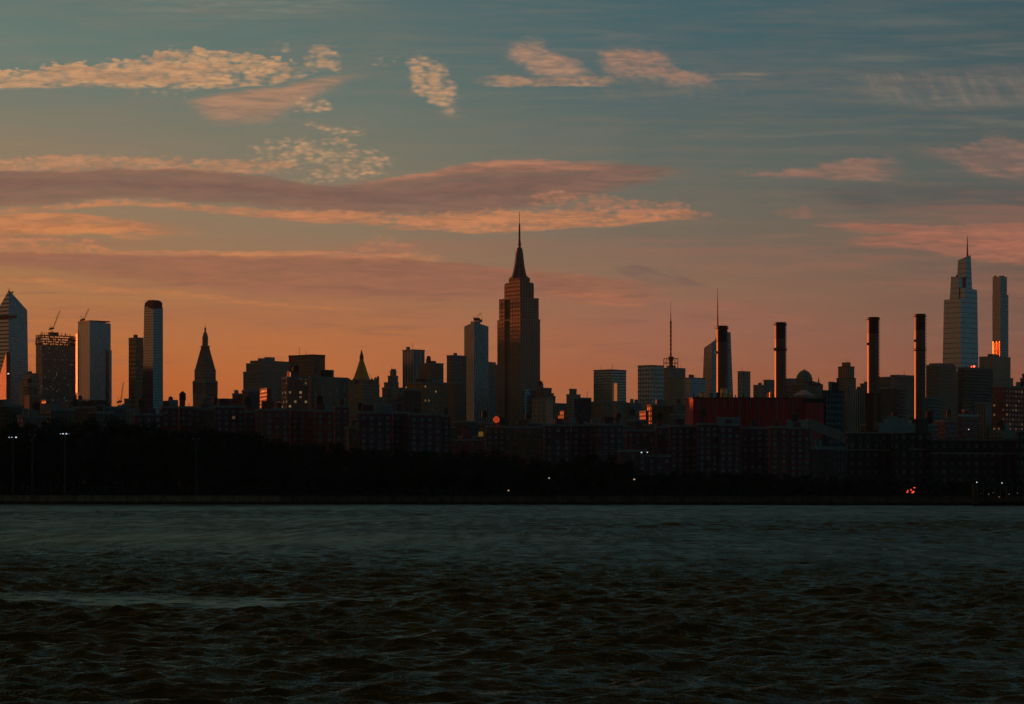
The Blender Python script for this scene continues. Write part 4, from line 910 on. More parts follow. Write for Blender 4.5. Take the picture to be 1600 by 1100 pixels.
T('narrow_tower', 'narrow brown tower with a gridded right side, touching the rounded-crown glass tower', 'tower', [(201, 212, 224, 528)], 3900, F_((.30, .17, .06), (.04, .04, .04), bay=5, floor=6.5, ww=.62, wh=.5), 50, mech=1)
T('apartment_block', 'small tan stepped block at the foot of the narrow brown tower', 'apartment block', [(191, 196, 206, 632), (194, 198, 204, 624)], 2600, F_((.3, .18, .09), ww=.3), 55)
T('apartment_block', 'low tan block between the trees, below the narrow brown tower', 'apartment block', [(190, 198, 214, 642)], 1900, F_((.36, .2, .1), ww=.3), 60)
# centre left
T('office_block', 'dark small block against the foot of the clock tower', 'office block', [(313, 318, 338, 620)], 2700, F_((.06, .055, .05)), 60, mech=2)
T('apartment_block', 'low flat dark block between the rounded-crown tower and the clock tower', 'apartment block', [(252, 262, 300, 636)], 2000, F_((.09, .06, .05)), 60, tank=1, mech=2)
T('office_block', 'low brown block with rooftop rail right of the clock tower', 'office block', [(340, 350, 382, 624), (363, 367, 380, 616)], 2300, brown(), 60, mech=2)
T('office_block', 'broad olive office block with stepped left shoulder, behind the brick tower group', 'office block', [(380, 408, 451, 581), (384.5, 410, 451, 568), (391, 412, 451, 564)], 3000, f1, 35, mech=3)
T('office_block', 'small dark rooftop block in front of the broad olive office block', 'office block', [(378, 388, 406, 611)], 2200, F_((.07, .05, .045)), 60, mech=1)
T('apartment_block', 'small orange-lit block in front of the broad olive office block', 'apartment block', [(406, 417, 424, 607)], 2300, F_((.42, .18, .07), ww=.3, lit=.05, litc=(1, .5, .15), power=.6), 72)
T('office_block', 'plain dark brown box tower with a peaked roof edge, next to the olive block', 'office block', [(451, 489, 508, 555)], 2600, F_((.13, .075, .05), ww=.5, wh=.35), 40, roof=M['brownbrick'])
fb = F_((.22, .08, .05), (.16, .13, .10), bay=3.6, floor=3.0, ww=.42, wh=.5, lit=.22, litc=(1, .62, .3), power=.16)
fbs = F_((.20, .115, .075), (.20, .20, .17), bay=6.5, floor=3.0, ww=.30, wh=.7, rough=.4)
T('brick_apartment_tower', 'red brick apartment tower with two columns of warmly lit windows, left half of a pair', 'apartment tower', [(440, 449, 482, 591)], 1650, fb, 70, mech=2, tank=1)
T('brick_apartment_tower', 'brown brick apartment tower with vertical window strips, right half of a pair', 'apartment tower', [(478, 487, 544, 590)], 1680, fbs, 70, mech=3)
T('stepped_tower', 'small old stepped tower with a blunt rounded top, right of the gold pyramid', 'tower', [(597, 609, 625, 606), (600, 610, 623, 598), (606, 611, 622, 588), (609.5, 612.5, 619.5, 580), (611, 613.5, 618.5, 577.5)], 3300, F_((.22, .16, .11), ww=.4), 45, steps=5)
T('office_block', 'low pale block with two bright window rows at the foot of the small stepped tower', 'office block', [(597, 605, 612, 608)], 3000, F_((.35, .24, .17), (.1, .08, .07), ww=.6), 55)
T('striped_tower', 'office tower with bold vertical pale and dark stripes', 'tower', [(629, 645.5, 663.5, 547)], 3000, F_((.42, .40, .34), (.02, .022, .025), bay=5.4, floor=3.8, ww=.5, wh=1.0), 48, mech=1)
T('office_block', 'dark brown block with three rooftop lumps right of the striped tower', 'office block', [(655, 673, 693, 568)], 2900, F_((.13, .075, .045)), 50, mech=3, tank=1)
T('brick_apartment_tower', 'wide brown brick block with many small amber windows below the striped tower', 'apartment tower', [(632, 662, 716, 598)], 2200, F_((.21, .105, .055), (.08, .05, .03), bay=4, floor=4, ww=.4, wh=.45, lit=.1, litc=(1, .5, .15), power=.14), 50, mech=4)
T('office_block', 'plain dark rust-brown box in front of the amber-windowed brick block', 'office block', [(630, 634, 658, 609)], 1900, F_((.11, .05, .04), ww=.15), 62)
T('office_block', 'low reddish block between the gold pyramid tower and the rust-brown box', 'office block', [(588, 604, 640, 624), (618, 622, 636, 614)], 2000, F_((.15, .075, .06), ww=.25), 55, mech=2)
T('office_block', 'dark tower with a rooftop dish and balconies, left of the finned glass tower', 'office tower', [(698, 706, 729, 556)], 2700, F_((.13, .10, .075), (.035, .04, .04), bay=3, ww=.6, wh=.45), 60, mech=1)
T('brick_tower', 'dark plain brown slab between the amber-windowed block and the finned tower', 'tower', [(700, 712, 724, 598)], 2100, F_((.13, .075, .05), ww=.2), 50)
T('office_block', 'grey-green flat block with rooftop box above the long brick housing', 'office block', [(556, 590, 612, 633), (583, 590, 597, 622)], 1750, F_((.13, .15, .13), ww=.1), 45)
# glass fins tower
Y = 2800; ft = foot(725.3, 741, 763.3, Y, 50)
ffin = F_((.20, .22, .20), (.03, .045, .05), bay=3.3, floor=3.6, ww=.62, wh=.94, rough=.12, ior=2.0)
t = thing('finned_tower', 'grey-green glass tower with vertical fins and a peaked top, left of the tallest tower', 'skyscraper', (*cen(ft), GROUND))
m = MB(); m.prism(ft, GROUND, [Z(503, Y), Z(509, Y), Z(510, Y), Z(509, Y)], bay=3.3, mr=1); m.build('facade', [ffin, M['roof']], t)
m = MB(); m.prism(sub(ft, .1, .5, .1, .5), Z(512, Y), Z(501.5, Y)); m.build('roof_plant', M['grey'], t)
crane('small crane tilted left on the peaked roof of the finned glass tower', 745, 504, 739.5, 496, 2810, h=2)
T('office_tower', 'dim grey-green tower with roof spikes, wedged between the finned tower and the tallest tower', 'office tower', [(758, 764, 779, 570)], 4300, F_((.10, .11, .10), ww=.6), 60, mech=4)
# right of the tallest tower
T('glass_tower', 'dark teal glass tower standing against the foot of the tallest tower', 'office tower', [(816.5, 820, 836, 608)], 3000, F_((.06, .09, .09), (.03, .05, .05), bay=3, ww=.85, wh=.8, ior=2.6), 55, mech=1)
T('office_block', 'tan block with a square gridded face below the right side of the tallest tower', 'office block', [(831.5, 853, 864, 622.5)], 2500, F_((.42, .32, .20), (.12, .09, .06), bay=5, floor=4.2, ww=.5, wh=.5), 28)
T('office_block', 'brown block with a round rooftop tank above the tan gridded block', 'office block', [(836, 850, 862, 607)], 2900, F_((.16, .10, .07), ww=.3), 45, tank=2, mech=1)
T('office_block', 'dim olive block stepping down to the right of the tan gridded block', 'office block', [(855, 866, 885, 631), (856, 861, 868, 620)], 2700, F_((.15, .14, .10), ww=.4), 50, mech=2)
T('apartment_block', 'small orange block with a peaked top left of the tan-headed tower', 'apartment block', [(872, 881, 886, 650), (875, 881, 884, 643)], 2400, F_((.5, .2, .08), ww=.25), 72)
T('office_tower', 'narrow tower with a rounded rooftop head and tan left side', 'office tower', [(885, 893, 907, 617), (889.5, 893, 901, 608.5)], 3000, F_((.36, .27, .17), (.04, .05, .05), ww=.5), 40)
T('office_block', 'nearly black slab between the tan-headed tower and the notched tower', 'office block', [(897, 899, 924, 622)], 2600, F_((.035, .035, .038), ww=.3), 70, mech=0)
T('office_tower', 'broad dark tower with a glowing orange sun glint down its right part', 'office tower', [(927.5, 956, 978.5, 578)], 3500, F_((.12, .13, .10), (.035, .045, .045), bay=3.2, floor=3.8, ww=.7, wh=.6, ior=2.6), 40, mech=0)
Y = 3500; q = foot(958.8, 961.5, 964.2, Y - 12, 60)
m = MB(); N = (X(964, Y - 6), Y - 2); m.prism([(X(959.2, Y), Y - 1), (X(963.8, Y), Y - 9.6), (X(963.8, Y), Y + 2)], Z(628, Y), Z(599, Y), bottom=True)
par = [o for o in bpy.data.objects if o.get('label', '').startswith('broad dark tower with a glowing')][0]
m.build('painted_glint_strip', plain('painted_glint_glow', (.8, .6, .3), .5, .4, var=.6, scale=.5, emit=(1, .27, .05), power=.28), par)  # sun glint put in as orange emission, no lamp behind it
T('office_block', 'brown striped block with pale window columns below the broad dark tower', 'office block', [(924, 944, 962, 628)], 2800, F_((.16, .11, .075), (.12, .12, .09), bay=5, floor=4, ww=.3, wh=.8), 50)
T('office_block', 'small pale-banded block at the foot of the broad dark tower', 'office block', [(957, 963, 974, 634), (958, 962, 967, 628)], 2400, F_((.40, .26, .17), (.03, .03, .03), floor=5, ww=1.0, wh=.4), 60)
T('apartment_block', 'plain tan-brown block right below the broad dark tower', 'apartment block', [(965, 969, 979, 629)], 2450, F_((.24, .17, .11), ww=.15), 60)
T('glass_block', 'low dark teal block between the broad dark tower and the green glass block', 'office block', [(977, 984, 1003, 630)], 3200, F_((.06, .09, .08), (.03, .05, .045), ww=.7), 55, mech=2)
T('glass_block', 'green glass office block with a dark crown and a dotted left half', 'office tower', [(996.5, 1018, 1037, 571)], 4200, F_((.20, .23, .21), (.03, .05, .05), bay=6, floor=7, ww=.55, wh=.5, ior=2.6), 45, roof=M['dark'])
T('office_tower', 'plain olive block in front of the antenna tower', 'office block', [(1046, 1068, 1071.5, 591)], 3900, F_((.20, .20, .13), (.05, .055, .04), ww=.4), 30)
T('glass_block', 'dark green-teal flat block right of the antenna tower', 'office block', [(1070, 1079, 1103, 590.5)], 4100, F_((.055, .09, .08), (.03, .055, .05), bay=3, ww=.8, wh=.7, ior=2.6), 60, mech=1)
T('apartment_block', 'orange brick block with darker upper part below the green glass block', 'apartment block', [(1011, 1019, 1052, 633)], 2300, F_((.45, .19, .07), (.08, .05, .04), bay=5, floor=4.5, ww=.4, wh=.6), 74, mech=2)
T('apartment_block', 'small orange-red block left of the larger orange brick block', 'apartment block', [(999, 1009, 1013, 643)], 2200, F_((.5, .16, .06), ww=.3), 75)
T('office_block', 'dark green domed block behind the left end of the red power station', 'office block', [(1043, 1056, 1076, 632)], 2500, F_((.10, .12, .09), ww=.3), 50, mech=2)
T('office_block', 'pale grey flat ledge block left of the red power station', 'office block', [(1046, 1056, 1074, 648)], 1900, F_((.22, .25, .23), ww=.15), 50)
T('round_top_tower', 'small grey tower with gridded windows between the first two smokestacks', 'office tower', [(1152.5, 1160, 1172.5, 580.5)], 4400, F_((.19, .20, .18), (.03, .04, .045), bay=6, floor=6.5, ww=.5, wh=.55), 50)
T('office_block', 'small brown block between the gridded grey tower and the second smokestack', 'office block', [(1177, 1184, 1196, 602)], 3800, F_((.20, .14, .10), ww=.4), 50, mech=1)
T('office_block', 'dim teal block just left of the second smokestack', 'office block', [(1193, 1198, 1214, 594)], 4000, F_((.10, .13, .12), ww=.6), 60)
T('office_block', 'low grey block with bright window bands right of the second smokestack', 'office block', [(1224, 1236, 1246, 592)], 3700, F_((.24, .23, .2), (.05, .05, .05), floor=6, ww=.9, wh=.45), 40)
# domed building
Y = 3600
t, fts, z = T('domed_building', 'old block with a small green dome and a gabled right shoulder', 'domed building', [(1230, 1256, 1286, 600), (1243.5, 1256, 1269.5, 591)], Y, F_((.24, .17, .11), bay=4, floor=4.5, ww=.4, wh=.5), 45)
c = (X(1256.5, Y + 20), Y + 20); u_ = (Y + 20) / F
m = MB(); m.lathe(c, [(13 * u_, z), (12 * u_, Z(586, Y)), (9 * u_, Z(581.5, Y)), (5 * u_, Z(578.5, Y)), (1.2 * u_, Z(577, Y)), (.3 * u_, Z(575, Y))], 8, rot=R(22.5)); m.build('dome', M['copper'], t)
a, b = (X(1269, Y), Y + 10), (X(1286, Y), Y + 26)
m = MB(); m.prism([(X(1270, Y), Y + 4), (X(1284, Y), Y + 4), (X(1284, Y), Y + 40), (X(1270, Y), Y + 40)], Z(600, Y), [Z(595, Y), Z(599, Y), Z(599, Y), Z(595, Y)]); m.tube((X(1280, Y), Y + 6, Z(600, Y)), (X(1280, Y), Y + 6, Z(589, Y)), 1.6, .3, 6); m.build('gable', M['copper'], t)
T('stepped_tower', 'brown stepped tower with a flat dark hat, between the second and third smokestacks', 'tower', [(1307, 1324, 1337.5, 591), (1309.5, 1324, 1335, 573), (1315.5, 1323.5, 1329, 567)], 3900, F_((.26, .19, .12), (.03, .03, .03), bay=4.4, floor=4, ww=.35, wh=.7), 48, steps=6, roof=M['dark'])
T('office_tower', 'pale teal ribbed tower just left of the third smokestack', 'office tower', [(1333.5, 1340, 1357, 609)], 3100, F_((.17, .21, .21), (.04, .06, .06), bay=4, ww=.45, wh=1.0), 60, mech=2)
T('office_block', 'small dark block with a rooftop aerial left of the third smokestack', 'office block', [(1344, 1350, 1360, 600)], 3500, F_((.12, .10, .08)), 50, mech=2)
T('office_block', 'wide brown block with two roof steps between the third and fourth smokestacks', 'office block', [(1372, 1392, 1429, 589.5), (1391, 1402, 1429, 586.5)], 3100, F_((.13, .105, .08), (.03, .035, .035), ww=.5), 45)
T('office_block', 'nearly black block in front of the two-step brown block', 'office block', [(1374, 1396, 1415, 606)], 2700, F_((.05, .055, .05), ww=.4), 40)
T('office_block', 'dark block with a rounded left shoulder right of the fourth smokestack', 'office block', [(1447, 1466, 1494, 571), (1452, 1468, 1491, 568.5)], 3000, F_((.13, .10, .07), (.03, .03, .03), bay=4, floor=4, ww=.35, wh=.4), 42)
T('glass_block', 'dark teal block in front of the round-shouldered block', 'office block', [(1446, 1450, 1470, 622)], 2500, F_((.05, .075, .07), ww=.6), 65)
T('office_tower', 'narrow dark block with a column of bright panes on its left edge, below the supertall', 'office tower', [(1492, 1495.5, 1509, 582)], 2800, F_((.13, .13, .11), (.16, .17, .15), bay=5, floor=4.5, ww=.5, wh=.6), 60)
T('office_block', 'broad olive block with steps down to the right, behind the slim rightmost tower', 'office block', [(1528, 1552, 1583, 590), (1530, 1552, 1579, 557.5)], 3700, F_((.18, .17, .12), (.04, .045, .04), ww=.4), 42, mech=3)
tk, _, z = T('office_block', 'plain black slab with a red beacon, in front of the supertall', 'office block', [(1497, 1508, 1551, 574.5)], 2700, F_((.04, .04, .04), (.012, .012, .012), ww=.4), 65)
T('office_block', 'dim brown ribbed block behind the round brick tank house', 'office block', [(1524, 1540, 1556, 630)], 2300, F_((.14, .11, .08), ww=.4, wh=1.0), 50)
red = plain('red_beacon', (.5, .02, .01), .4, emit=(1, .06, .02), power=6)
def beacon(name, label, cat, px, py, Y, r, mat, par=None):
    m = MB(); c = (X(px, Y), Y); z = Z(py, Y); m.lathe(c, [(r * .5, z - r), (r, z - r * .4), (r, z + r * .4), (r * .4, z + r)], 8); m.tube((*c, z - r * 3), (*c, z - r), r * .3, n=5)
    o = m.build(name, mat, par, loc=(c[0], c[1], z))
    if label: tag(o, label, cat)
    return o
beacon('beacon', None, None, 1522, 572.5, 2712, 1.0, red, tk); beacon('beacon', None, None, 1518, 573, 2712, .6, red, tk)
T('brick_apartment_tower', 'brick tower block with columns of yellow windows at the right edge', 'apartment tower', [(1550, 1571, 1640, 604)], 1800, F_((.20, .06, .045), (.05, .04, .03), bay=4.2, floor=3.3, ww=.45, wh=.45, lit=.24, litc=(1, .55, .2), power=.08), 40, mech=2)
T('domed_building', 'dark rounded corner of a tower cut by the right edge of the picture', 'tower', [(1594, 1600, 1640, 592), (1597, 1602, 1640, 585)], 2600, F_((.09, .09, .075), ww=.4), 50)
T('office_block', 'round-cornered brick tank house with a pale rim, left of the yellow-windowed tower', 'brick building', [(1498, 1502, 1529, 649)], 1700, F_((.16, .06, .05), (.03, .03, .03), ww=.3), 70, roof=M['ltgrey'])
T('office_block', 'small dim orange-topped block behind the round-cornered brick tank house', 'office block', [(1503, 1507, 1513, 641)], 2000, F_((.5, .13, .06), ww=.2), 70)

# ------------------------------------------------------------------ power station
Y = 1430
f_red = facade((.62, .07, .07), (.2, .08, .08), bay=11.2, floor=200, ww=.05, wh=.9, wrough=.7)
ft = foot(1071, 1083, 1258, Y, 83)
t = thing('power_station', 'long dark red power station hall with faint vertical ribs, in front of the smokestacks', 'power station', (*cen(ft), GROUND))
m = MB(); m.prism(ft, GROUND, Z(623, Y), bay=11.2, mr=1); m.build('hall', [f_red, M['roof']], t)
m = MB(); m.prism(grow(ft, .5), Z(623, Y), Z(620.5, Y), bottom=True); m.build('roof_cornice', M['rust'], t)
N, Rr = ft[0], ft[1]
for i in range(13):
    f = (i + .6) / 13.2; x, y = N[0] + (Rr[0] - N[0]) * f, N[1] + (Rr[1] - N[1]) * f
    m = MB(); m.prism([(x, y - .5), (x + .55, y - .45), (x + .55, y + .3), (x, y + .3)], Z(639, Y), Z(626.5, Y), bottom=True); m.build('slot_window', M['grey'], t)
    m = MB(); m.prism([(x + 3, y - .7), (x + 3.8, y - .62), (x + 3.8, y + .3), (x + 3, y + .3)], GROUND, Z(622, Y)); m.build('rib', M['red'], t)
rng = random.Random(9)
for i in range(16):
    f = rng.uniform(.03, .97); x = N[0] + (Rr[0] - N[0]) * f; y = N[1] + 8 + rng.uniform(0, 20); w = rng.uniform(.6, 2.4); h = rng.uniform(.8, 3.4)
    m = MB(); z = Z(620.5, Y)
    if i % 3: m.prism([(x, y), (x + w, y), (x + w, y + w), (x, y + w)], z, z + h)
    else: m.tube((x, y, z), (x, y, z + h), .35, n=6)
    m.build('roof_vent', rng.choice([M['dark'], M['rust'], M['grey']]), t)
duct = plain('duct_metal', (.75, .38, .16), .35, .8, var=.3, scale=.5)
for (xc, w, yt) in ((1097.5, 4.2, 610.5), (1131, 5.2, 604), (1140, 3, 612), (1206, 4, 609)):
    c = (X(xc, Y + 16), Y + 16); u_ = (Y + 16) / F
    m = MB(); m.lathe(c, [(w * u_, Z(621, Y)), (w * u_, Z(yt + 3, Y)), (w * u_ * .6, Z(yt, Y))], 16); m.build('roof_duct', duct, t, smooth=False)
ft = foot(1257.5, 1259, 1287, Y + 5, 72)
t = thing('boiler_house', 'lower red annex with a black roof adjoining the right end of the power station', 'industrial building', (*cen(ft), GROUND))
m = MB(); m.prism(ft, GROUND, Z(629, Y), bay=0, mr=1); m.build('wall', [M['red'], M['roof']], t)
m = MB(); m.prism(grow(ft, .6), Z(629, Y), Z(621.5, Y), bottom=True); m.build('black_roof', M['roof'], t)
T('boiler_house', 'dark blue-black block right of the red annex', 'industrial building', [(1285, 1290, 1319, 612)], 1440, F_((.045, .045, .055), (.03, .03, .035), ww=.3), 72, mech=3, roof=M['dark'])
ft = foot(1239, 1256, 1273, 1520, 45)
t = thing('white_roof', 'pale tent-shaped roof rising behind the red power station', 'roof', (*cen(ft), GROUND))
m = MB(); m.prism(ft, GROUND, Z(617, 1520)); m.build('wall', M['grey'], t)
m = MB(); ap = inset(ft, .2); m.prism(ft, Z(617, 1520), Z(609, 1520), top=ap, bay=0); m.build('pitched_roof', M['ltgrey'], t)

stack_m = bpy.data.materials.new('stack_steel'); stack_m.use_nodes = True; V.nt = n = stack_m.node_tree; p = n.nodes['Principled BSDF']
tt = n.nodes.new('ShaderNodeTexCoord'); s3 = n.nodes.new('ShaderNodeSeparateXYZ'); n.links.new(tt.outputs['Object'], s3.inputs[0])
gz = V(s3.outputs[2]); ang = V.m('ARCTAN2', V(s3.outputs[0]), V(s3.outputs[1]))
k1 = noise(vec(ang * 5.0, gz * .03), 1, 4, .6); k2 = noise(vec(ang * 1.5, gz * .25, 4.0), 1, 4, .6)
w_ = lm(k1, .3, .7, .7, 1.3) * lm(k2, .3, .7, .8, 1.2)
mm = n.nodes.new('ShaderNodeMix'); mm.data_type = 'RGBA'; mm.blend_type = 'MULTIPLY'; mm.inputs[0].default_value = 1; mm.inputs[6].default_value = (.19, .115, .08, 1); n.links.new(vec(w_, w_, w_), mm.inputs[7])
n.links.new(mm.outputs[2], p.inputs['Base Color']); p.inputs['Roughness'].default_value = .44; p.inputs['IOR'].default_value = 1.45
black_band = plain('black_band', (.03, .028, .028), .5)
def smokestack(label, px, r, yt, Y, ring, base):
    c = (X(px, Y), Y); u_ = Y / F; r = r * u_
    t = thing('smokestack', label, 'smokestack', (c[0], c[1], GROUND), 'smokestacks of the power station')
    m = MB(); m.lathe(c, [(r, Z(base, Y)), (r * .985, Z(yt + 26, Y))], 40); m.build('shaft', stack_m, t, smooth=False)
    m = MB(); m.lathe(c, [(r * .985, Z(yt + 26, Y)), (r * .98, Z(yt + 4, Y)), (r * 1.02, Z(yt + 4, Y)), (r * 1.02, Z(yt + .5, Y)), (r * .86, Z(yt, Y)), (r * .84, Z(yt + 5, Y))], 40); m.build('black_top', black_band, t)
    for yy, k in ([(yt + 3.5, 1.16)] + ([(ring, 1.2)] if ring else [])):
        m = MB(); m.lathe(c, [(r, Z(yy + 1.6, Y)), (r * k, Z(yy + .6, Y)), (r * k, Z(yy, Y)), (r * .98, Z(yy, Y))], 32); m.build('platform', M['rust'], t)
        m = MB()
        for i in range(20):
            a = i * math.pi / 10; x, y = c[0] + r * k * math.cos(a), c[1] + r * k * math.sin(a); m.tube((x, y, Z(yy, Y)), (x, y, Z(yy - 2.6, Y)), .05, n=4)
        m.lathe(c, [(r * k, Z(yy - 2.7, Y)), (r * k * 1.01, Z(yy - 2.4, Y)), (r * k, Z(yy - 2.4, Y))], 32); m.build('guard_rail', M['rust'], t)
    a = R(-25); lx, ly = c[0] + r * 1.09 * math.cos(a), c[1] + r * 1.09 * math.sin(a)
    m = MB()
    for s_ in (-.3, .3): m.tube((lx + s_, ly, Z(base, Y)), (lx + s_, ly, Z(yt + 3, Y)), .07, n=4)
    z = Z(base, Y)
    while z < Z(yt + 3, Y): m.lathe((lx, ly), [(.45, z), (.5, z + .35), (.45, z + .35)], 6); z += 2.0
    m.build('caged_ladder', M['dark'], t)
    m = MB(); p_ = (c[0] - r * 1.06, c[1] - r * .3); m.tube((*p_, Z(yt + 44, Y)), (*p_, Z(yt + 40, Y)), .4, n=6); m.build('bracket_light', M['dark'], t)
    return t
s1 = smokestack('leftmost smokestack of four, standing in front of the faceted glass tower', 1128.2, 8.6, 509, 1490, None, 622)
s2 = smokestack('second smokestack from the left, rising behind the middle of the red power station', 1219.2, 8.8, 503.5, 1490, 547, 622)
s3_ = smokestack('third smokestack from the left, on a square brick plinth, without a middle platform', 1364.3, 9.0, 495.5, 1500, None, 616)
s4 = smokestack('rightmost smokestack, with a middle platform, left of the round-shouldered dark block', 1437.4, 8.6, 490.5, 1500, 547, 655)
Y = 1500
m = MB(); ft = foot(1353, 1363, 1376, Y - 6, 45); m.prism(ft, GROUND, Z(616, Y), bay=0); m.build('brick_plinth', M['brownbrick'], s3_)
m = MB(); m.prism(grow(ft, .8), Z(616, Y), Z(614.5, Y), bottom=True); m.build('plinth_cap', M['rust'], s3_)
m = MB(); m.tube((X(1367.5, Y - 12), Y - 12, Z(673, Y)), (X(1367.5, Y - 12), Y - 12, Z(617, Y)), .85, n=14); m.build('flue_pipe', stack_m, s3_)
m = MB(); ft = foot(1424, 1436, 1450, Y - 6, 45); m.prism(ft, GROUND, Z(655, Y), bay=0); m.build('brick_plinth', M['brownbrick'], s4)
# plant buildings right of the power station
T('industrial_block', 'grey rooftop box above the dark housing, before the middle of the power station', 'industrial building', [(1120, 1124, 1156, 654)], 1400, F_((.13, .17, .16), ww=.05), 70)
T('industrial_block', 'grey-green box at the right end of the power station, beside the sloping conveyor', 'industrial building', [(1229, 1233, 1263, 658)], 1400, F_((.13, .17, .16), ww=.05), 70)
Y = 1330
t = thing('conveyor', 'pale enclosed conveyor sloping down to the right from the power station', 'conveyor', (X(1295, Y), Y, GROUND))
a, b = Vector((X(1262, Y), Y, Z(661, Y))), Vector((X(1327, Y), Y - 10, Z(690, Y)))
m = MB(); hw = 2.6
P = [(a + Vector((0, -1.5, -hw))), (b + Vector((0, -1.5, -hw))), (b + Vector((0, 3, -hw))), (a + Vector((0, 3, -hw)))]
Q = [q + Vector((0, 0, 2 * hw)) for q in P]
for i in range(4): j = (i + 1) % 4; m.face([P[i], P[j], Q[j], Q[i]])
m.face(Q); m.face(P[::-1]); m.build('gallery', M['grey'], t)
for f in (.25, .55, .85):
    q = a.lerp(b, f); m = MB()
    for s_ in (-1.2, 1.2): m.tube((q.x + s_ * 1.5, q.y, GROUND), (q.x, q.y, q.z - hw), .35, n=4)
    m.build('trestle', M['steel'], t)
m = MB(); m.prism(foot(1256, 1260, 1270, Y + 4, 60), GROUND, Z(655, Y)); m.build('head_house', M['grey'], t)
Y = 1300
f_ann = facade((.10, .055, .05), (.09, .085, .08), bay=4.2, floor=4.4, ww=.34, wh=.5, rough=.4)
def annex(label, x0, xs, x1, yt, Y, cornices, wins, mat=f_ann):
    ft = foot(x0, xs, x1, Y, 80); t = thing('industrial_block', label, 'industrial building', (*cen(ft), GROUND))
    m = MB(); m.prism(ft, GROUND, Z(yt, Y), mr=1); m.build('wall', [mat, M['roof']], t)
    for yc in cornices:
        m = MB(); m.prism(grow(ft, .35), Z(yc + .8, Y), Z(yc - .8, Y), bottom=True); m.build('cornice', M['stone'], t)
    N, Rr = ft[0], ft[1]
    for px, w, y0, y1 in wins:
        k = (px - N[0] / N[1] * F - 800) / (Rr[0] / Rr[1] * F - N[0] / N[1] * F); f = max(0, min(1, k)); x, y = N[0] + (Rr[0] - N[0]) * f, N[1] + (Rr[1] - N[1]) * f
        ww = w * Y / F; m = MB(); m.prism([(x - ww / 2, y - .12), (x + ww / 2, y - .1), (x + ww / 2, y + .2), (x - ww / 2, y + .2)], Z(y1, Y), Z(y0, Y), bottom=True); m.build('window', WINM, t)
    return t
WINM = plain('dull_window', (.12, .12, .115), .25, ior=1.6, var=.5, scale=.9)
annex('long low hall with tall narrow windows and a stone cornice, right of the conveyor', 1322, 1325, 1414, 675, 1310, (676, 703), [(x, 2.0, 688, 698) for x in (1328, 1333, 1346, 1353, 1358, 1371, 1376, 1383)])
annex('purple-brown plain block beside the tall-windowed hall', 1392, 1395, 1420, 677, 1300, (), [])
annex('dark block with a cornice and three small lit windows right of the purple-brown block', 1417, 1420, 1455, 676, 1302, (702,), [(1428, 1.5, 684, 687), (1428, 1.5, 692, 695), (1428, 1.6, 704, 711)])
annex('very long low dark block with a pale string course at the right end', 1453, 1456, 1592, 685, 1298, (687, 708), [])
annex('dark low block cut by the right edge behind the ferry pier', 1588, 1591, 1680, 672, 1290, (674,), [])
T('industrial_block', 'low brown shed between the conveyor foot and the tall-windowed hall', 'industrial building', [(1264, 1268, 1325, 700)], 1290, F_((.10, .05, .045), ww=.2), 78, mech=2)
for i, (px, r) in enumerate(((1385, 3.2), (1393, 3.2), (1401, 3.2), (1422, 3.0))):
    Y = 1400; c = (X(px, Y), Y); u_ = Y / F
    t = thing('storage_tank', ['pale flat tank, leftmost of three in a row between the last two smokestacks', 'pale flat tank in the middle of three between the last two smokestacks', 'pale flat tank, rightmost of three in a row between the last two smokestacks', 'single pale tank just left of the last smokestack'][i], 'tank', (*c, GROUND), 'pale storage tanks')
    m = MB(); m.lathe(c, [(r * u_, GROUND), (r * u_, Z(657, Y)), (r * .9 * u_, Z(656.2, Y))], 20); m.build('shell', M['ltgrey'], t)
T('industrial_block', 'pale low flat building under the row of storage tanks', 'industrial building', [(1372, 1376, 1430, 663)], 1380, F_((.30, .30, .28), ww=.2), 78, mech=3)

# ------------------------------------------------------------------ brick housing with real windows
GLZ = [plain('window_glass', (.08, .085, .09), .18, ior=1.6, var=.3), plain('window_blind', (.19, .19, .20), .3, ior=1.7, var=.2)]
FRM = plain('window_frame', (.30, .29, .28), .6)
def window_mesh(w, h, glass, nm='window'):
    m = MB()
    m.prism([(-w / 2 - .08, -.03), (w / 2 + .08, -.03), (w / 2 + .08, .02), (-w / 2 - .08, .02)], -h / 2 - .08, h / 2 + .08, m=0, bottom=True)
    m.face([(-w / 2, -.05, -h / 2), (-.05, -.05, -h / 2), (-.05, -.05, h / 2), (-w / 2, -.05, h / 2)], None, 1)
    m.face([(.05, -.05, -h / 2), (w / 2, -.05, -h / 2), (w / 2, -.05, h / 2), (.05, -.05, h / 2)], None, 1)
    m.prism([(-w / 2 - .2, -.16), (w / 2 + .2, -.16), (w / 2 + .2, -.03), (-w / 2 - .2, -.03)], -h / 2 - .22, -h / 2 - .08, m=0, bottom=True)
    o = m.build(nm, [FRM, glass]); me = o.data; bpy.data.objects.remove(o); return me
WMESH = [window_mesh(1.3, 1.35, GLZ[0]), window_mesh(1.3, 1.35, GLZ[1]), window_mesh(1.3, 1.35, plain('lit_room', (.4, .3, .2), .4, emit=(1, .62, .28), power=.06))]
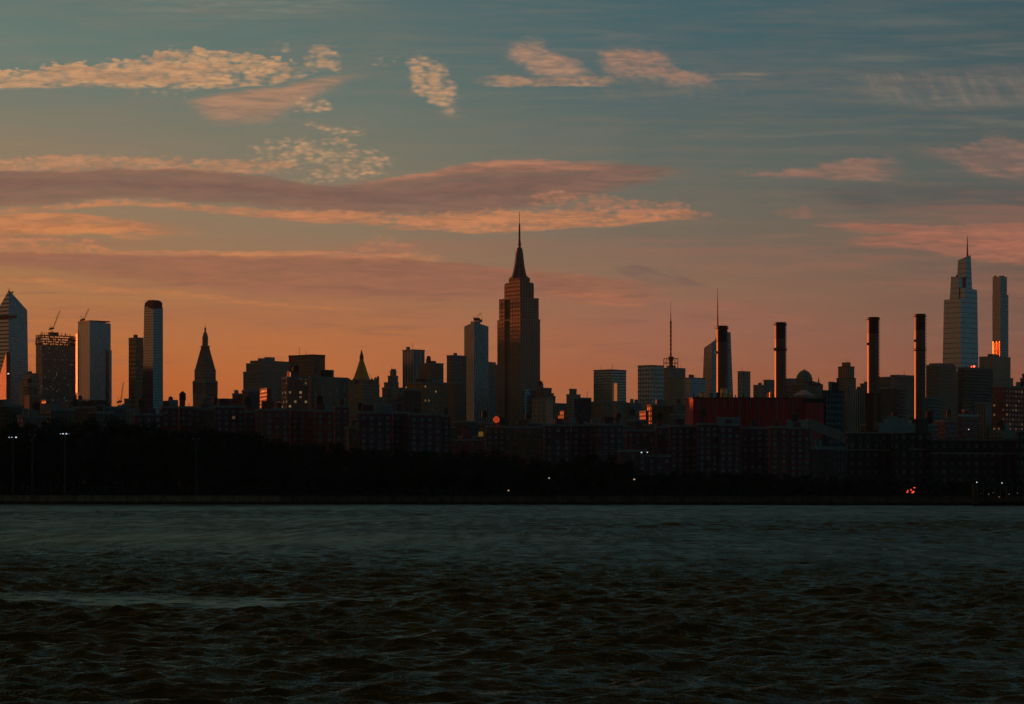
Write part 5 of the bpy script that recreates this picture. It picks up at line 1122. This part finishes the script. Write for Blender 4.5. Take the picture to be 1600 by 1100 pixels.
def housing(label, wings, Y, mat, ylow, bay=3.3, rowh=2.85, tanks=1, phi=76, mech=2, blind=.45):
    """wings: [(x0, xs, x1, ytop, dY)]"""
    f0 = foot(*wings[0][:3], Y, phi); t = thing('brick_housing_block', label, 'apartment block', (*cen(f0), GROUND), 'brick housing blocks behind the trees')
    base = Vector(t.location); spots = []; rng = random.Random(int(wings[0][0]))
    for a, s_, b, yt, dY in wings:
        ft = foot(a, s_, b, Y + dY, phi); zt = Z(yt, Y + dY)
        m = MB(); m.prism(ft, GROUND, zt, bay=0, mr=1); m.build('wing', [mat, M['roof']], t)
        m = MB(); m.prism(grow(ft, .2), zt - .3, zt + .8, bottom=True); m.build('parapet', M['concrete'], t)
        for (p, q) in ((ft[0], ft[1]), (ft[3], ft[0])):
            L_ = math.dist(p, q); n = int(L_ / bay)
            if n < 1: continue
            ang = math.atan2(q[1] - p[1], q[0] - p[0])
            z = zt - 2.2
            while z > Z(ylow, Y) - 1:
                for i in range(n):
                    if (n > 5 and i % 5 == 2) or rng.random() < .05: continue
                    f = (i + .5) / n; spots.append((-z, p[0] + (q[0] - p[0]) * f, p[1] + (q[1] - p[1]) * f, z, ang))
                z -= rowh
        if rng.random() < .9:
            w = rng.uniform(.2, .35); a0 = rng.uniform(.1, .5); m = MB(); m.prism(sub(ft, .2, .8, a0, a0 + w), zt + .8, zt + rng.uniform(3.0, 4.6)); m.build('stair_head', mat, t)
    for k in range(tanks): q = sub(ft, .5, .51, .3 + .3 * k, .31 + .3 * k)[0]; water_tank(q, zt + .8, 1.7, 3.2, t)
    spots.sort()
    for i, (_, x, y, z, ang) in enumerate(spots[:100]):
        me = WMESH[2 if rng.random() < .01 else (1 if rng.random() < blind else 0)]
        o = bpy.data.objects.new('window', me); COL.objects.link(o); o.parent = t; o.location = Vector((x, y, z)) - base; o.rotation_euler.z = ang
    rest = spots[100:]
    if rest:
        m = MB()
        for _, x, y, z, ang in rest:
            cx, sx_ = math.cos(ang), math.sin(ang)
            def P(u_, w_, h_): return (x + u_ * cx - w_ * sx_, y + u_ * sx_ + w_ * cx, z + h_)
            mi = 0 if rng.random() > blind else 1
            m.face([P(-.75, -.05, -.72), P(.75, -.05, -.72), P(.75, -.05, .72), P(-.75, -.05, .72)], None, mi)
            m.prism([P(-.95, -.16, 0)[:2], P(.95, -.16, 0)[:2], P(.95, .02, 0)[:2], P(-.95, .02, 0)[:2]], z - .94, z - .8, m=2, bottom=True)
        o = m.build('lower_windows', GLZ + [FRM], t); o['kind'] = 'stuff'
    return t
b1_ = plain('housing_brick', (.36, .09, .075), .92, scale=.25); b2_ = plain('housing_brick', (.26, .085, .075), .92, scale=.25); b3_ = plain('housing_brick', (.19, .08, .085), .92, scale=.25); b4_ = plain('housing_brick', (.27, .14, .09), .92, scale=.25)
housing('low dark brick housing block below the rounded-crown tower', [(207, 211, 254, 648, 0)], 1230, b3_, 662)
housing('brick housing block between the rounded-crown tower and the clock tower', [(249, 253, 278, 637, 0), (277, 281, 302, 637, 14)], 1260, b2_, 664)
housing('brick housing block under the clock tower', [(300, 303, 336, 640, 5)], 1280, b4_, 668, tanks=0)
housing('brick housing block with bluish windows, right of the clock tower foot', [(334, 337, 382, 636, 0), (380, 384, 402, 644, 30)], 1250, b3_, 672)
housing('three-winged red brick housing block below the pair of brick apartment towers', [(398, 402, 452, 641, 0), (450, 455, 491, 641.5, 16), (489, 493, 522, 643, 2)], 1240, b1_, 690, tanks=1)
housing('narrow tall brick housing slab right below the right brick apartment tower', [(520, 524, 545, 636, 0)], 1330, b2_, 695, tanks=0)
housing('small brown brick block in the gap left of the long bluish housing block', [(540, 545, 562, 668, 0)], 1300, b4_, 695, tanks=0)
housing('long brick housing block with rows of bluish windows below the striped tower', [(558, 562, 612, 645, 0), (610, 615, 640, 645.5, 14), (638, 641, 690, 648, 0), (688, 691, 704, 651, 16)], 1230, b3_, 700, tanks=0)
housing('low reddish brick block below the finned glass tower', [(700, 704, 762, 688, 0), (716, 719, 752, 683, 20)], 1350, b1_, 705, tanks=0)
housing('brick corner house with a lit front under the round red sign', [(758, 761, 789, 667, 0)], 1280, plain('housing_brick', (.24, .09, .055), .92, scale=.25), 702, bay=2.4, tanks=0, mech=0)
housing('plain brown block right of the brick corner house', [(786, 789, 852, 668, 0)], 1300, b4_, 714, tanks=0, blind=.15)
housing('dark housing block with four rows of dim windows below the tan gridded block', [(848, 852, 892, 665, 0), (890, 894, 930, 665, 10), (928, 931, 973, 664, 0)], 1260, b3_, 722, tanks=0)
housing('dark housing slab left of the red power station', [(976, 980, 1024, 673, 0), (1022, 1026, 1048, 668, 12)], 1290, b2_, 738, tanks=1)
housing('dark housing tower whose roof overlaps the left end of the red power station', [(1044, 1048, 1090, 666, 0), (1088, 1092, 1122, 663, -10)], 1270, b3_, 742, tanks=1)
housing('dark housing tower with two wings in front of the middle of the power station', [(1120, 1124, 1157, 664.5, 0), (1155, 1159, 1204, 669, 14)], 1260, b3_, 742, tanks=0)
housing('dark housing tower below the right end of the power station', [(1200, 1204, 1232, 668, 0), (1230, 1234, 1266, 669.5, 12)], 1250, b2_, 742, tanks=1)
housing('low terrace of dark windows behind the trees, left of the darkest housing towers', [(966, 970, 1010, 705, 0), (1008, 1012, 1048, 713, 10)], 1210, b3_, 742, tanks=0)

# ------------------------------------------------------------------ signs and lights
Y = 1283; c = Vector((X(775.6, Y), Y - 4.5, Z(656, Y)))
t = thing('round_sign', 'glowing round red-orange sign on a frame above the brick corner house', 'sign', (c.x, c.y, Z(667, Y)))
m = MB(); n_ = 28; rr = 4.9 * Y / F
ring = [Vector((c.x + rr * math.cos(2 * math.pi * i / n_), c.y, c.z + rr * math.sin(2 * math.pi * i / n_))) for i in range(n_)]
bk = [p + Vector((0, .5, 0)) for p in ring]
m.face(ring)
for i in range(n_): m.face([ring[i], bk[i], bk[(i + 1) % n_], ring[(i + 1) % n_]])
m.face(bk[::-1]); m.build('sign_face', plain('red_sign', (.4, .04, .02), .5, emit=(1, .10, .025), power=.5, var=.1), t)
m = MB()
for s_ in (-.45, 0, .45): m.tube((c.x + s_ * rr, c.y - .1, c.z - rr * .8), (c.x + s_ * rr, c.y - .1, c.z + rr * .8), .09, n=4); m.tube((c.x - rr * .8, c.y - .1, c.z + s_ * rr), (c.x + rr * .8, c.y - .1, c.z + s_ * rr), .09, n=4)
for s_ in (-1, 1): m.tube((c.x + s_ * rr * .6, c.y + .3, Z(668, Y)), (c.x + s_ * rr * .6, c.y + .3, c.z - rr * .6), .15, n=4)
m.build('frame', M['dark'], t)
t = thing('yellow_billboard', 'square dull yellow billboard left of the brick corner house', 'billboard', (X(751, 1345), 1335, Z(684, 1345)))
m = MB(); Y = 1335; m.prism([(X(747.5, Y), Y), (X(755, Y), Y), (X(755, Y), Y + .4), (X(747.5, Y), Y + .4)], Z(682, Y), Z(674.5, Y), bottom=True); m.build('panel', plain('yellow_panel', (.6, .36, .06), .6, emit=(1, .5, .08), power=.09), t)
m = MB(); m.tube((X(749, Y), Y + .6, Z(690, Y)), (X(749, Y), Y + .6, Z(676, Y)), .2, n=4); m.tube((X(754, Y), Y + .6, Z(690, Y)), (X(754, Y), Y + .6, Z(676, Y)), .2, n=4); m.build('posts', M['dark'], t)
white = plain('white_lamp', (.8, .85, .9), .3, emit=(.75, .85, 1.0), power=.9)
warm = plain('warm_lamp', (.8, .6, .4), .3, emit=(1, .6, .3), power=.5)
off = plain('unlit_lamp', (.3, .3, .3), .4)
pole_m = plain('pole_paint', (.06, .075, .075), .5, .3)
def mast(label, px, yt, yb, Y, lamps, on=True):
    t = thing('floodlight_mast', label, 'floodlight', (X(px, Y), Y, GROUND), 'floodlight masts of the sports field')
    m = MB(); m.tube((X(px, Y), Y, GROUND), (X(px, Y), Y, Z(yt, Y)), .30, .18, 8); m.build('pole', pole_m, t)
    m = MB(); m.tube((X(px - 7, Y), Y, Z(yt + .5, Y)), (X(px + 7, Y), Y, Z(yt + .5, Y)), .1, n=4); m.build('crossbar', pole_m, t)
    for dxp, r in lamps:
        m = MB(); x = X(px + dxp, Y); z = Z(yt - .6, Y)
        m.lathe((x, Y - .3), [(r * .5, z - r * .5), (r, z - r * .1), (r * .9, z + r * .5), (.02, z + r * .7)], 12); m.build('lamp', white if on else off, t)
    return t
mast('floodlight mast with three white lamps, nearest the left edge', 20.5, 684, 750, 925, [(-6, .2), (-1.7, .2), (4.8, .34)])
mast('unlit mast between the two masts with white lamps', 50.5, 679, 742, 930, [(-4, .3), (4, .3)], False)
mast('floodlight mast with three white lamps, second lit one from the left', 101.5, 678.5, 733, 922, [(-7, .14), (-2.8, .3), (2.4, .3), (7, .08)])
mast('lone unlit mast below the clock tower', 306.5, 686, 745, 915, [(-4, .3), (4, .3)], False)
def lamp(label, px, py, Y, mat, r=.3, h=None, cat='street lamp'):
    t = thing('street_lamp', label, cat, (X(px, Y), Y, GROUND), 'small lights along the far bank')
    x = X(px, Y); z = Z(py, Y); m = MB(); m.tube((x, Y + .4, GROUND), (x, Y + .4, z + .3), .1, .07, 6); m.tube((x, Y + .4, z + .3), (x, Y - .1, z + .35), .06, n=4); m.build('pole', M['dark'], t)
    m = MB(); m.lathe((x, Y), [(r * .5, z - r * .6), (r, z - r * .2), (r * .8, z + r * .5), (.02, z + r * .7)], 10); m.build('lamp', mat, t)
lamp('white street lamp in front of the low dark terrace, left of a pair', 1002.3, 707, 1195, white, .38)
lamp('white street lamp in front of the low dark terrace, right of a pair', 1011.5, 706.8, 1195, white, .34)
lamp('faint warm street lamp among the trees below the green glass block', 991, 749, 885, warm, .35)
lamp('small warm lamp among the dark trees below the tallest tower', 794.5, 766.5, 905, warm, .34)
lamp('faint white lamp among the trees right of the tallest tower', 858, 747, 890, plain('dim_lamp', (.7, .7, .7), .4, emit=(.7, .9, 1), power=.5), .3)
lamp('white lamp on the roof line of the power station, above its housing tower', 1212, 661.5, 1262, white, .35)
lamp('small white lamp on the round-cornered brick tank house', 1513.5, 671, 1690, white, .4)
redl = plain('red_light', (.5, .02, .01), .4, emit=(1, .09, .03), power=1.3)
for i, (px, py, r, w_) in enumerate(((1417.8, 769, .34, 'lower left'), (1418.4, 766.5, .25, 'upper left'), (1423.5, 765.5, .3, 'centre'), (1426, 769.5, .42, 'lower right'), (1427.5, 768, .3, 'right'), (1428.8, 762, .3, 'topmost'))):
    lamp(f'small red-orange light, {w_} one of the cluster at the water right of the stacks', px, py, 880, redl, r, cat='red light')
# ferry pier
Y = 850
t = thing('ferry_pier', 'dark ferry pier with a pale end post, posts and tiny lights at the right edge', 'pier', (X(1565, Y), Y, 0))
m = MB(); m.prism([(X(1519, Y), Y), (X(1680, Y), Y), (X(1680, Y), Y + 10), (X(1519, Y), Y + 10)], 1.2, 1.9, bottom=True); m.build('deck', M['wood'], t)
m = MB(); m.prism([(X(1526, Y), Y + 1), (X(1680, Y), Y + 1), (X(1680, Y), Y + 9), (X(1526, Y), Y + 9)], Z(759.5, Y), Z(758, Y), bottom=True); m.build('roof', M['dark'], t)
for i in range(18):
    px = 1520 + i * 9; m = MB(); m.tube((X(px, Y), Y + .2, -1.5), (X(px, Y), Y + .2, 2.4), .2, n=6); m.build('pile', M['wood'], t)
    if i: m = MB(); m.tube((X(px, Y), Y + 1.6, 1.9), (X(px, Y), Y + 1.6, Z(759.5, Y)), .11, n=6); m.build('roof_post', M['steel'], t)
m = MB(); m.prism([(X(1520, Y), Y - 1), (X(1528.5, Y), Y - 1), (X(1528.5, Y), Y + 1.5), (X(1520, Y), Y + 1.5)], .6, Z(756.5, Y), bottom=True); m.build('end_hut', M['wood'], t)
for i, (px, py, r, mt) in enumerate(((1526.7, 753.5, .2, white), (1566, 754.6, .2, white), (1561.5, 776.3, .12, warm), (1533, 771, .07, warm), (1545, 772, .07, white), (1552, 770, .07, warm), (1577, 772, .07, white), (1590, 770.5, .08, warm))):
    m = MB(); x = X(px, Y); z = Z(py, Y); m.lathe((x, Y + .4), [(r * .5, z - r), (r, z), (.02, z + r)], 8); m.build('pier_lamp', mt, t)

# ------------------------------------------------------------------ low roofs that fill the streets between, and unseen blocks added past the left edge for shade
rng = random.Random(21)
fills = [F_((.09, .06, .05)), F_((.12, .075, .055)), F_((.08, .08, .07)), F_((.16, .11, .08)), F_((.06, .06, .06))]
px = -60
while px < 1640:
    w = rng.uniform(26, 52); Yb = rng.uniform(1550, 2400); top = 642 if px < 560 else (656 if px < 1000 else 664); yt = top + rng.uniform(-6, 12)
    if not (1060 < px < 1310):
        T('low_building', 'dark low building half hidden among the rooftops behind the housing blocks', 'building', [(px, px + w * rng.uniform(.2, .6), px + w, yt)], Yb, rng.choice(fills), rng.choice([48, 62]), mech=rng.randint(0, 3), tank=rng.randint(0, 1), group='low rooftops behind the housing blocks')
    px += w * rng.uniform(.7, 1.0)
OFF = []  # unseen rows sized and placed to keep the low sun off river and trees
yb = [1060, 1190, 1340, 1510, 1700, 1910, 2150, 2420, 2750, 3150]; hs = [52, 58, 64, 74, 84, 90, 88, 76, 80, 90]
for i, y in enumerate(yb):
    dyy = (yb[i + 1] if i + 1 < len(yb) else 3600) - y
    OFF.append((-.207 * y - dyy * .42, y, dyy * .84, hs[i], 26))
for i in range(9): OFF.append((-290 - i * 108, 1130 + i * 26, 106, 50 + (i * 37) % 19, 24))
for i, (x, Yb, w, h, d) in enumerate(OFF):
    t = thing('shade_block', 'apartment block standing beyond the left edge of the picture', 'apartment block', (x, Yb, GROUND), 'apartment blocks beyond the left edge')
    m = MB(); m.prism([(x - w / 2, Yb), (x + w / 2, Yb), (x + w / 2, Yb + d), (x - w / 2, Yb + d)], GROUND, h, mr=1); m.build('facade', [fills[i % 5], M['roof']], t)
    m = MB(); m.prism([(x - 8, Yb + 4), (x + 8, Yb + 4), (x + 8, Yb + d - 4), (x - 8, Yb + d - 4)], h, h + 5); m.build('roof_plant', M['grey'], t)

# ------------------------------------------------------------------ evening haze between the river and the towers
HAZE = 1.9e-5
m = MB(); m.prism([(-9500, -1000), (9500, -1000), (9500, 16500), (-9500, 16500)], -3.0, 520.0, bottom=True)
hm = bpy.data.materials.new('haze_air'); hm.use_nodes = True; n = hm.node_tree; n.nodes.clear()
pv = n.nodes.new('ShaderNodeVolumePrincipled'); pv.inputs['Color'].default_value = (.50, .66, .66, 1); pv.inputs['Density'].default_value = HAZE; pv.inputs['Anisotropy'].default_value = 0.0
o_ = n.nodes.new('ShaderNodeOutputMaterial'); n.links.new(pv.outputs[0], o_.inputs['Volume'])
hz = m.build('haze', hm); hz['kind'] = 'stuff'
